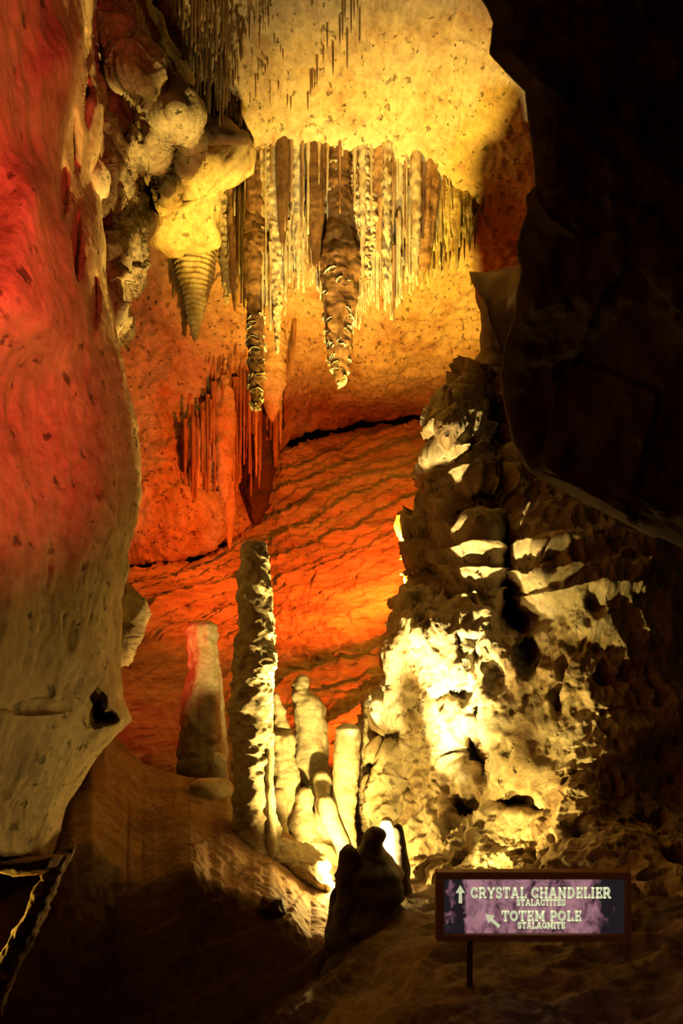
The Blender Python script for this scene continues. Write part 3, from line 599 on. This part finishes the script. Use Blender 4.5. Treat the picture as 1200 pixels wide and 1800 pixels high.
for i in range(150):
    px = rng.uniform(384, 815) if i % 2 else rng.uniform(630, 815); tip = float(B(px)) + rng.uniform(-60, 12)
    fine(px, tip, float(ceil_depth(px, T(px))) + rng.uniform(-.1, .2), max(tip - rng.uniform(60, 170), float(T(px))), rng.uniform(2.4, 5), 0)
for i, (px, tip) in enumerate([(822, 405), (829, 412), (834, 440), (838, 415), (846, 380), (816, 460)]):
    tactite(px, tip, 0, 2.4, 1.2, 'thin straw stalactite dangling at the far right end of the chandelier', 'straws at the right end of the chandelier', hang=365, mat='drip', seg=8, rings=14, lump=.05, seed=520 + i)
for i, (px, tip) in enumerate([(304, 525), (309, 520), (314, 545), (299, 500), (366, 480), (374, 500), (355, 490), (330, 500)]):
    tactite(px, tip, -.45, 5, 1.5, 'small brown stalactite under the edge of the cream shelf', 'small stalactites under the cream shelf', hang=330, mat='drip', top=428, seg=10, rings=30, lump=.1, pop=.01, seed=540 + i)
# --- dark drips of the upper left ceiling
g = 'dark straws on the upper left ceiling'
cnt = 0
while cnt < 190:
    px = rng.uniform(300, 480); tip = rng.uniform(20, 235)
    if px > 470 - .25 * tip + rng.normal(0, 25): continue
    if px < 318 + .25 * tip - 20: continue
    L_ = rng.uniform(25, 95) * (1.2 if px < 400 else .7)
    Y = float(ceil_depth(px, tip - L_)) - .05
    if px < 400: Y -= rng.uniform(0, .3)
    r = rng.uniform(2, 6) if px < 430 else rng.uniform(1.5, 3)
    if cnt < 46:
        tactite(px, tip, Y, r, r * .4, 'dark brown straw stalactite crowding the upper left part of the ceiling', g, mat='drip', seg=9, rings=16, lump=.08, seed=600 + cnt)
    else:
        fine(px, tip, Y, tip - L_ - 12, r * .7)
    cnt += 1
rowp = [(546, 172), (549, 160), (553, 158), (557, 152), (568, 112), (575, 88), (585, 136), (597, 80), (602, 70), (610, 124), (617, 60), (622, 36), (632, 78), (541, 197), (628, 20), (606, 40)]
for i, (px, tip) in enumerate(rowp):
    L_ = rng.uniform(35, 70) if px < 580 else rng.uniform(60, 100)
    Y = float(ceil_depth(px, tip - L_)) - .05
    tactite(px, tip, Y, 2.6, 1.0, 'thin dark straw stalactite in the slanting row crossing the top of the yellow ceiling', 'slanting row of straws on the yellow ceiling', mat='drip', seg=8, rings=14, lump=.06, seed=720 + i)
sc = [(482, 80), (493, 95), (497, 105), (470, 120), (430, 60), (447, 48), (466, 130), (505, 190), (511, 195), (489, 160)]
for i, (px, tip) in enumerate(sc):
    Y = float(ceil_depth(px, tip - 30)) - .05
    tactite(px, tip, Y, 2.4, 1.0, 'short dark straw stalactite scattered between the crowded corner and the slanting row', 'scattered short straws on the ceiling', mat='drip', seg=8, rings=12, lump=.06, seed=760 + i)
# --- red cluster farther back
kb = dict(seg=30, rings=130)
tactite(393, 884, -.3, 24, 9, 'orange lit ridged stalactite, brightest of the red cluster further back', hang=690, top=660, mid=[(0, 6), (.15, 20), (.4, 23), (.65, 18), (.85, 13), (1, 7)], mat='stub', seed=801, lump=.12, lf=4, pop=.05, pf=6, **kb)
tactite(403, 970, -.1, 15, 2, 'long smooth red stalactite tapering to the lowest tip of the red cluster', hang=700, top=690, mid=[(0, 6), (.2, 18), (.6, 15), (.75, 11), (.9, 7), (1, 2)], mat='stub', seed=803, lump=.05, **kb)
tactite(450, 925, -.1, 40, 12, 'black massive stalactite in the heart of the red cluster', hang=690, mid=[(0, 30), (.4, 31), (.7, 26), (.9, 18), (1, 7)], mat='shadowed', seed=805, lump=.16, lf=2.5, pop=.08, pf=5, flute=.2, **kb)
tactite(480, 830, -.1, 26, 5, 'dark stalactite hanging on the right of the black massive one', hang=690, mid=[(0, 18), (.5, 17), (1, 4)], mat='shadowed', seed=807, flute=.2, pop=.05, pf=6, **kb)
tactite(478, 742, -.2, 22, 6, 'ridged orange stalactite behind the tip of the white-banded one', hang=615, mid=[(0, 26), (.5, 24), (.8, 16), (1, 5)], mat='stub', seed=809, ring=.04, rf=5, **kb)
tactite(374, 905, -.1, 14, 4, 'red drapery stalactite on the left of the orange lit one', hang=730, top=705, mid=[(0, 4), (.12, 17), (.5, 16), (.8, 9), (1, 3)], mat='stub', seed=811, lump=.1, **kb)
tactite(345, 890, -.1, 18, 4, 'broad dim red drapery at the left of the red cluster', hang=755, top=735, mid=[(0, 4), (.15, 16), (.5, 17), (.8, 12), (1, 3)], mat='stub', seed=813, flute=.2, **kb)
g = 'thin drips of the red cluster'
for i in range(26):
    px = rng.uniform(318, 500)
    hi = np.interp(px, [318, 360, 400, 500], [770, 730, 680, 650]); lo = np.interp(px, [318, 360, 400, 450, 500], [880, 915, 870, 900, 800])
    tip = rng.uniform(hi + 40, lo); r = rng.uniform(3, 8)
    tactite(px, tip, rng.uniform(-.4, .1), r, r * .3, 'thin red stalactite within the cluster hanging in the back of the chamber', g, hang=hi, top=hi - 12, mat='stub' if rng.random() < .5 else 'drip', seg=10, rings=44, lump=.14, lf=5, pop=.02, pf=9, seed=820 + i)
g = 'straws on the right of the red cluster'
for i in range(13):
    px = 468 + i * 4.2 + rng.uniform(-2, 2)
    tip = np.interp(px, [468, 500, 522], [705, 695, 648]) - rng.uniform(0, 40)
    tactite(px, tip, -.1, 4.5, 1.2, 'short dark straw in the small fan right of the red cluster', g, hang=tip - rng.uniform(40, 75), mat='drip', seg=8, rings=16, lump=.1, seed=900 + i)
for i in range(20):
    px = 535 + rng.normal(0, 7); tip = 690 + rng.uniform(-8, 24)
    fine(px, tip, float(ceil_depth(px, tip - 15)) - .1, tip - 26, 1.6)
for i in range(70):
    px = rng.uniform(322, 500)
    hi = float(np.interp(px, [318, 360, 400, 500], [770, 730, 680, 650])); lo = float(np.interp(px, [318, 360, 400, 450, 500], [880, 905, 850, 880, 790]))
    tip = rng.uniform(hi + 30, lo); fine(px, tip, float(ceil_depth(px, hi)) - rng.uniform(.05, .5), hi - rng.uniform(-10, 40), rng.uniform(2, 4.5))
for i in range(40):
    px = rng.uniform(360, 450); tip = rng.uniform(625, 720)
    fine(px, tip, float(ceil_depth(px, tip - 25)) - .05, tip - 40, 1.8)
for i, (px, tip) in enumerate([(860, 372), (881, 368), (849, 378), (806, 645), (792, 628)]):
    tactite(px, tip, float(ceil_depth(px, tip - 20)) - .1, 2, 1.0, 'stray thin straw on the bare ceiling right of the chandelier', 'stray straws right of the chandelier', mat='drip', seg=8, rings=10, lump=.05, seed=960 + i)
sv, sf, sm = [], [], []
for a, b_, R_, m_ in straw_V:
    k = len(sv); nr_ = 12
    for q_ in range(nr_):
        t_ = q_ / (nr_ - 1); rr_ = R_ * (1 - .6 * t_) * rng.uniform(.65, 1.3); c_ = b_ + (a - b_) * t_
        sv += [c_ + rr_ * np.array([math.cos(h_), math.sin(h_), 0]) for h_ in np.linspace(0, 2 * math.pi, 6, endpoint=False)]
    sf += [(k + q_ * 6 + j_, k + q_ * 6 + (j_ + 1) % 6, k + q_ * 6 + 6 + (j_ + 1) % 6, k + q_ * 6 + 6 + j_) for q_ in range(nr_ - 1) for j_ in range(6)] + [tuple(range(k + nr_ * 6 - 6, k + nr_ * 6))]
    sm += [m_] * (len(sf) - len(sm))
arr = np.empty(len(sf), dtype=object)
for q_, f in enumerate(sf): arr[q_] = f
fs_ = mesh_obj('fine_straws', np.array(sv), arr, M['crystal']); fs_.data.materials.append(M['drip'])
fs_.data.polygons.foreach_set('material_index', np.array(sm, dtype=np.int32))
tag(fs_, 'countless hair-fine straw stalactites bristling all over the ceiling and chandelier', 'stalactites', kind='stuff')

# ------------------------------------------------------------------ sign
def mat_flat(name, col, rough=.6, em=None, es=0):
    m = bpy.data.materials.new(name); m.use_nodes = True; b = m.node_tree.nodes['Principled BSDF']
    b.inputs['Base Color'].default_value = (*col, 1); b.inputs['Roughness'].default_value = rough
    if em: b.inputs['Emission Color'].default_value = (*em, 1); b.inputs['Emission Strength'].default_value = es
    return m
wood = bpy.data.materials.new('stained_wood'); wood.use_nodes = True
nt = wood.node_tree; N = nt.nodes; Lk = nt.links
tc = N.new('ShaderNodeTexCoord'); mpn = N.new('ShaderNodeMapping'); mpn.inputs['Scale'].default_value = (3, 20, 40); nn = N.new('ShaderNodeTexNoise'); nn.inputs['Scale'].default_value = 3; nn.inputs['Detail'].default_value = 6
rp = N.new('ShaderNodeValToRGB'); rp.color_ramp.elements[0].color = (.26, .12, .05, 1); rp.color_ramp.elements[1].color = (.46, .23, .1, 1)
Lk.new(tc.outputs['Object'], mpn.inputs[0]); Lk.new(mpn.outputs[0], nn.inputs['Vector']); Lk.new(nn.outputs['Fac'], rp.inputs['Fac']); Lk.new(rp.outputs[0], N['Principled BSDF'].inputs['Base Color'])
N['Principled BSDF'].inputs['Roughness'].default_value = .55
steel = mat_flat('grey_steel', (.16, .13, .1), .45); steel.node_tree.nodes['Principled BSDF'].inputs['Metallic'].default_value = .6
# backlit photo panel: mauve cave picture with dark left and right ends
pan = bpy.data.materials.new('backlit_picture'); pan.use_nodes = True
nt = pan.node_tree; N = nt.nodes; Lk = nt.links; b = N['Principled BSDF']
tc = N.new('ShaderNodeTexCoord'); mpn = N.new('ShaderNodeMapping'); mpn.inputs['Scale'].default_value = (17, 9, 12); nn = N.new('ShaderNodeTexNoise'); nn.inputs['Scale'].default_value = 1.1; nn.inputs['Detail'].default_value = 9; nn.inputs['Roughness'].default_value = .65; nn.inputs['Distortion'].default_value = .6
rp = N.new('ShaderNodeValToRGB'); e = rp.color_ramp.elements; e[0].position = .36; e[0].color = (.012, .009, .012, 1); e[1].position = .66; e[1].color = (.33, .155, .18, 1); x = e.new(.47); x.color = (.15, .065, .085, 1); x = e.new(.56); x.color = (.25, .12, .145, 1)
Lk.new(tc.outputs['Object'], mpn.inputs[0]); Lk.new(mpn.outputs[0], nn.inputs['Vector'])
sp = N.new('ShaderNodeSeparateXYZ'); Lk.new(tc.outputs['Object'], sp.inputs[0])
cr = N.new('ShaderNodeValToRGB'); ce = cr.color_ramp.elements; ce[0].position = 0; ce[0].color = (0, 0, 0, 1); ce[1].position = 1; ce[1].color = (0, 0, 0, 1)
for pos, v in ((.04, .1), (.08, .35), (.125, .0), (.16, .9), (.25, 1), (.3, .75), (.8, .8), (.88, .6), (.93, .08)):
    q_ = ce.new(pos); q_.color = (v, v, v, 1)
mr = N.new('ShaderNodeMapRange'); mr.inputs['From Min'].default_value = -.425; mr.inputs['From Max'].default_value = .425
ax = N.new('ShaderNodeMath'); ax.operation = 'MULTIPLY_ADD'; ax.inputs[1].default_value = .05; ax.inputs[2].default_value = 0
Lk.new(nn.outputs['Fac'], ax.inputs[0]); a2 = N.new('ShaderNodeMath'); a2.operation = 'ADD'; Lk.new(sp.outputs['X'], a2.inputs[0]); Lk.new(ax.outputs[0], a2.inputs[1])
Lk.new(a2.outputs[0], mr.inputs['Value']); Lk.new(mr.outputs[0], cr.inputs['Fac'])
ad = N.new('ShaderNodeMath'); ad.operation = 'MULTIPLY_ADD'; ad.inputs[1].default_value = .34; ad.inputs[2].default_value = -.25
Lk.new(cr.outputs['Color'], ad.inputs[0]); a3 = N.new('ShaderNodeMath'); a3.operation = 'ADD'; Lk.new(ad.outputs[0], a3.inputs[0]); Lk.new(nn.outputs['Fac'], a3.inputs[1])
Lk.new(a3.outputs[0], rp.inputs['Fac']); Lk.new(rp.outputs[0], b.inputs['Base Color']); Lk.new(rp.outputs[0], b.inputs['Emission Color']); b.inputs['Emission Strength'].default_value = 1.15; b.inputs['Roughness'].default_value = .4
ink = mat_flat('pale_lettering', (.6, .62, .4), .5, (.62, .64, .4), .85)
shade = mat_flat('lettering_outline', (.02, .015, .02), .5)

def boxes(bl):
    V, Fc = [], []
    for (x0, x1, y0, y1, z0, z1) in bl:
        k = len(V)
        V += [(x, y, z) for x in (x0, x1) for y in (y0, y1) for z in (z0, z1)]
        Fc += [(k, k + 1, k + 3, k + 2), (k + 4, k + 6, k + 7, k + 5), (k, k + 4, k + 5, k + 1), (k + 2, k + 3, k + 7, k + 6), (k, k + 2, k + 6, k + 4), (k + 1, k + 5, k + 7, k + 3)]
    return V, Fc
def box_obj(name, bl, mat, parent, bevel=0):
    V, Fc = boxes(bl)
    arr = np.empty(len(Fc), dtype=object)
    for i, f in enumerate(Fc): arr[i] = f
    o = mesh_obj(name, np.array(V), arr, mat, parent=parent, smooth=False)
    if bevel:
        md = o.modifiers.new('bevel', 'BEVEL'); md.width = bevel; md.segments = 2
    return o

SY = 4.05
s2 = SY / F                                     # metres per pixel at the sign
root = bpy.data.objects.new('information_sign', None); C.objects.link(root)
base = P(826, 1748, SY); root.location = base
tag(root, 'low framed cave sign reading CRYSTAL CHANDELIER and TOTEM POLE on a metal post', 'sign')
def sx(px): return (px - 826) * s2
def sz(py): return (1748 - py) * s2
fr = [(sx(765), sx(1105), -.035, .035, sz(1543), sz(1530)), (sx(765), sx(1105), -.035, .035, sz(1651), sz(1639)), (sx(765), sx(779), -.035, .035, sz(1639), sz(1543)), (sx(1095), sx(1105), -.035, .035, sz(1639), sz(1543))]
frame = box_obj('frame', fr, wood, root, .004)
panel = box_obj('panel', [(-.43, .43, -.012, .012, -.1305, .1305)], pan, root)
panel.location = (sx(937), 0, sz(1591))
trim = box_obj('panel_edging', [(sx(778.5), sx(1095.5), -.02, -.013, sz(1640), sz(1638.6)), (sx(778.5), sx(1095.5), -.02, -.013, sz(1543.6), sz(1542.2)), (sx(778.5), sx(779.7), -.02, -.013, sz(1639), sz(1543)), (sx(1094.4), sx(1095.6), -.02, -.013, sz(1639), sz(1543))], mat_flat('brass_edging', (.35, .26, .18), .4), root)
ring = [(0, 0, z, .014) for z in (-.12, 0, .1, .2, sz(1655))]
post = tube('post', [(a[0], a[1] + .01, a[2], a[3]) for a in ring], steel, seg=16, rings=12, lump=0, origin='first', parent=root)

# slab-serif capitals drawn from strokes in a box of height 1
W_ = .23
def seg_(x0, y0, x1, y1, w=W_):
    d = np.array([x1 - x0, y1 - y0]); d = d / np.linalg.norm(d); nrm = np.array([-d[1], d[0]]) * w / 2
    return [(x0 + nrm[0], y0 + nrm[1]), (x0 - nrm[0], y0 - nrm[1]), (x1 - nrm[0], y1 - nrm[1]), (x1 + nrm[0], y1 + nrm[1])]
def arc_(cx, cy, rx, ry, a0, a1, w=W_, n=14):
    out = []
    t = np.radians(np.linspace(a0, a1, n))
    for a, b_ in zip(t[:-1], t[1:]):
        out.append([(cx + (rx - w / 2) * math.cos(a), cy + (ry - w / 2) * math.sin(a)), (cx + (rx + w / 2) * math.cos(a), cy + (ry + w / 2) * math.sin(a)), (cx + (rx + w / 2) * math.cos(b_), cy + (ry + w / 2) * math.sin(b_)), (cx + (rx - w / 2) * math.cos(b_), cy + (ry - w / 2) * math.sin(b_))])
    return out
def H(x0, x1, y, w=.14): return seg_(x0, y, x1, y, w)
def VV(x, y0=0, y1=1, w=W_): return seg_(x, y0, x, y1, w)
def ser(x, y, w=.36): return H(x - w / 2, x + w / 2, y, .12)
def glyph(ch):
    if ch == 'C': return .86, arc_(.44, .5, .33, .4, 40, 320) + [VV(.74, .62, .95, .13), VV(.74, .08, .36, .13)]
    if ch == 'G': return .92, arc_(.44, .5, .33, .4, 40, 330) + [VV(.76, .62, .95, .13), VV(.76, .05, .45, .18), H(.5, .9, .44, .13)]
    if ch == 'R': return .92, [VV(.2), ser(.2, .06), ser(.2, .94), H(.1, .55, .93), H(.2, .55, .46), seg_(.5, .46, .76, .03, .22), ser(.8, .06, .26)] + arc_(.5, .695, .2, .235, -90, 90)
    if ch == 'Y': return .92, [seg_(.16, .95, .46, .45), seg_(.78, .95, .46, .45), VV(.46, 0, .5), ser(.46, .06), ser(.16, .94, .32), ser(.77, .94, .32)]
    if ch == 'S': return .78, arc_(.39, .71, .24, .22, 30, 270) + arc_(.39, .28, .25, .22, -150, 90) + [VV(.62, .68, .95, .12), VV(.13, .05, .34, .12)]
    if ch == 'T': return .86, [VV(.43), H(.04, .82, .93), VV(.09, .66, 1, .12), VV(.77, .66, 1, .12), ser(.43, .06)]
    if ch == 'A': return .98, [seg_(.17, .02, .47, .98), seg_(.81, .02, .51, .98), H(.28, .7, .32), ser(.16, .06, .34), ser(.82, .06, .34), H(.3, .55, .94, .12)]
    if ch == 'L': return .8, [VV(.24), ser(.24, .94), H(.06, .76, .07), VV(.71, .0, .36, .13)]
    if ch == 'H': return 1.02, [VV(.22), VV(.8), H(.22, .8, .5)] + [ser(a, b_) for a in (.22, .8) for b_ in (.06, .94)]
    if ch == 'N': return 1.02, [VV(.22), VV(.8), seg_(.2, .97, .8, .03, .22), ser(.22, .06), ser(.8, .94), ser(.16, .94, .26)]
    if ch == 'D': return .94, [VV(.22), H(.06, .48, .93), H(.06, .48, .07)] + arc_(.46, .5, .33, .43, -90, 90)
    if ch == 'E': return .82, [VV(.24), H(.06, .74, .93), H(.06, .76, .07), H(.24, .58, .5), VV(.69, .68, 1, .12), VV(.71, 0, .32, .12), VV(.57, .38, .62, .1)]
    if ch == 'I': return .46, [VV(.23), ser(.23, .06), ser(.23, .94)]
    if ch == 'O': return .92, arc_(.46, .5, .34, .4, 0, 360, n=26)
    if ch == 'M': return 1.16, [VV(.22), VV(.94), seg_(.22, .97, .58, .25), seg_(.94, .97, .58, .25), ser(.22, .06), ser(.94, .06), ser(.16, .94, .26), ser(1.0, .94, .26)]
    if ch == 'P': return .84, [VV(.22), ser(.22, .06), H(.06, .5, .93), H(.22, .5, .42)] + arc_(.47, .675, .23, .255, -90, 90)
    return .42, []
def prisms(name, polys, mat, parent, y0, y1):
    V, Fc = [], []
    for p in polys:
        k = len(V); m_ = len(p)
        V += [(x, y0, z) for x, z in p] + [(x, y1, z) for x, z in p]
        Fc += [tuple(range(k, k + m_)), tuple(range(k + 2 * m_ - 1, k + m_ - 1, -1))] + [(k + i, k + (i + 1) % m_, k + m_ + (i + 1) % m_, k + m_ + i) for i in range(m_)]
    arr = np.empty(len(Fc), dtype=object)
    for i, f in enumerate(Fc): arr[i] = f
    return mesh_obj(name, np.array(V), arr, mat, parent=parent, smooth=False)
def text(s, x0, x1, yb, yt, label):
    polys, cur = [], 0
    for ch in s:
        w, g_ = glyph(ch)
        polys += [[(cur + a, b_) for a, b_ in p] for p in g_]; cur += w + .05
    sc_ = (x1 - x0) / cur
    tr = lambda p, dx=0, dy=0: [(sx(x0 + a * sc_ + dx), sz(yb - b_ * (yb - yt) + dy)) for a, b_ in p]
    o = prisms('lettering', [tr(p) for p in polys], ink, root, -.022, -.014); o['label'] = label
    sh = prisms('lettering_shadow', [tr(p, 1.3, 1.3) for p in polys], shade, o, -.0145, -.0125)
text('CRYSTAL CHANDELIER', 826, 1072, 1577, 1558, 'pale slab-serif words CRYSTAL CHANDELIER')
text('STALACTITES', 906, 993, 1590, 1579, 'small pale word STALACTITES')
text('TOTEM POLE', 880, 1021, 1617, 1599, 'pale slab-serif words TOTEM POLE')
text('STALAGMITE', 908, 992, 1630, 1619, 'small pale word STALAGMITE')
def arrow(px, py, ang, L0, label):
    a = math.radians(ang); ca, sa = math.cos(a), math.sin(a)
    pts = [[(0, .5), (-.26, .08), (-.07, .08), (.07, .08), (.26, .08)], [(-.075, .1), (-.1, -.5), (.1, -.5), (.075, .1)]]
    po = [[(sx(px + (x * ca - y * sa) * L0), sz(py - (x * sa + y * ca) * L0)) for x, y in p] for p in pts]
    o = prisms('arrow', po, ink, root, -.022, -.014); o['label'] = label
arrow(808, 1570, 0, 31, 'pale arrow pointing straight up')
arrow(864, 1616, 48, 32, 'pale arrow pointing up and left')

# ------------------------------------------------------------------ light
def lamp(kind, loc, col, power, target=None, size=60, blend=.5, radius=.05, name='lamp'):
    l = bpy.data.lights.new(name, kind); l.color = col; l.energy = power; l.shadow_soft_size = radius
    o = bpy.data.objects.new(name, l); C.objects.link(o); o.location = loc
    if kind == 'SPOT':
        l.spot_size = math.radians(size); l.spot_blend = blend
        d = Vector(target) - Vector(loc); o.rotation_euler = d.to_track_quat('-Z', 'Y').to_euler()
    return o
YEL = (1, .57, .06); WARM = (1, .69, .18); RED = (1, .085, .055); ORA = (1, .095, .008)
gl = P(600, 1540, 7.8)
lamp('POINT', gl, WARM, 90, name='floor_lamp_glow')
lamp('SPOT', gl, WARM, 420, P(455, 1190, 8.4), 78, .8, name='totem_spot')
lamp('SPOT', P(602, 1545, 7.8), WARM, 420, P(555, 1360, 9.6), 62, .8, name='cluster_spot')
lamp('SPOT', P(655, 1585, 7.25), (1, .74, .28), 2300, P(780, 1010, 8.8), 60, .9, name='flowstone_spot')
lamp('SPOT', P(596, 1500, 8.25), WARM, 1100, P(165, 380, 6.7), 26, .9, name='left_strip_spot')
lamp('SPOT', P(716, 1600, 6.9), WARM, 850, P(960, 1330, 7.5), 62, .9, name='flowstone_side_spot')
lamp('SPOT', P(596, 1500, 8.25), WARM, 2600, P(250, 130, 8.0), 30, .8, name='outcrop_spot')
ls = P(648, 1130, 10.8)
lamp('SPOT', ls, YEL, 5200, (ls[0] + 1.0, ls[1] + 3.3, ls[2] + 7), 72, .9, .06, name='chandelier_spot')
lamp('SPOT', P(640, 1500, 8.3), (1, .76, .34), 2600, P(590, 460, 12.6), 22, .9, name='fringe_spot')
lamp('SPOT', P(676, 955, 11.7), ORA, 1500, P(580, 950, 15.3), 130, 1, name='orange_back_spot')
lamp('SPOT', P(632, 1330, 10.3), ORA, 420, P(560, 1120, 13.6), 90, 1, name='orange_low_spot')
lamp('SPOT', P(212, 1120, 9.2), (1, .06, .02), 90, P(330, 1090, 14), 110, 1, name='red_back_spot')
lamp('SPOT', P(596, 1500, 8.25), YEL, 7000, P(345, 350, 12), 15, .9, name='shelf_spot')
lamp('SPOT', (.9, .4, 1.1), RED, 1500, P(35, 150, 4.6), 23, 1, .2, name='red_wall_spot')
lamp('SPOT', (.9, .4, 1.1), RED, 1400, P(30, 660, 4.6), 26, 1, .2, name='red_wall_spot')
lamp('SPOT', P(-90, 1600, 5.5), YEL, 60, P(60, 1600, 5.15), 80, .6, name='corner_lamp')
lamp('SPOT', (1.1, 1.3, 2.7), (1, .42, .2), 26, (.85, 4.05, .3), 46, .8, name='path_lamp')

w = bpy.data.worlds.new('cave_dark'); bpy.context.scene.world = w; w.use_nodes = True
w.node_tree.nodes['Background'].inputs[0].default_value = (1, .35, .2, 1); w.node_tree.nodes['Background'].inputs[1].default_value = .0008

# ------------------------------------------------------------------ camera
cam = bpy.data.cameras.new('camera'); co = bpy.data.objects.new('camera', cam); C.objects.link(co)
co.location = (0, 0, EYE); co.rotation_euler = (math.pi / 2, 0, 0)
cam.sensor_fit = 'VERTICAL'; cam.sensor_height = 36; cam.lens = 36 * F / 1800; cam.shift_y = (HY - 900) / 1800; cam.clip_start = .05; cam.clip_end = 200
S = bpy.context.scene; S.camera = co
S.view_settings.view_transform = 'Standard'; S.view_settings.look = 'None'; S.view_settings.gamma = 1; S.view_settings.use_curve_mapping = False
S.view_settings.exposure = 0
try:
    S.cycles.max_bounces = 4; S.cycles.diffuse_bounces = 1; S.cycles.use_denoising = True; S.cycles.sample_clamp_indirect = 6
except Exception: pass
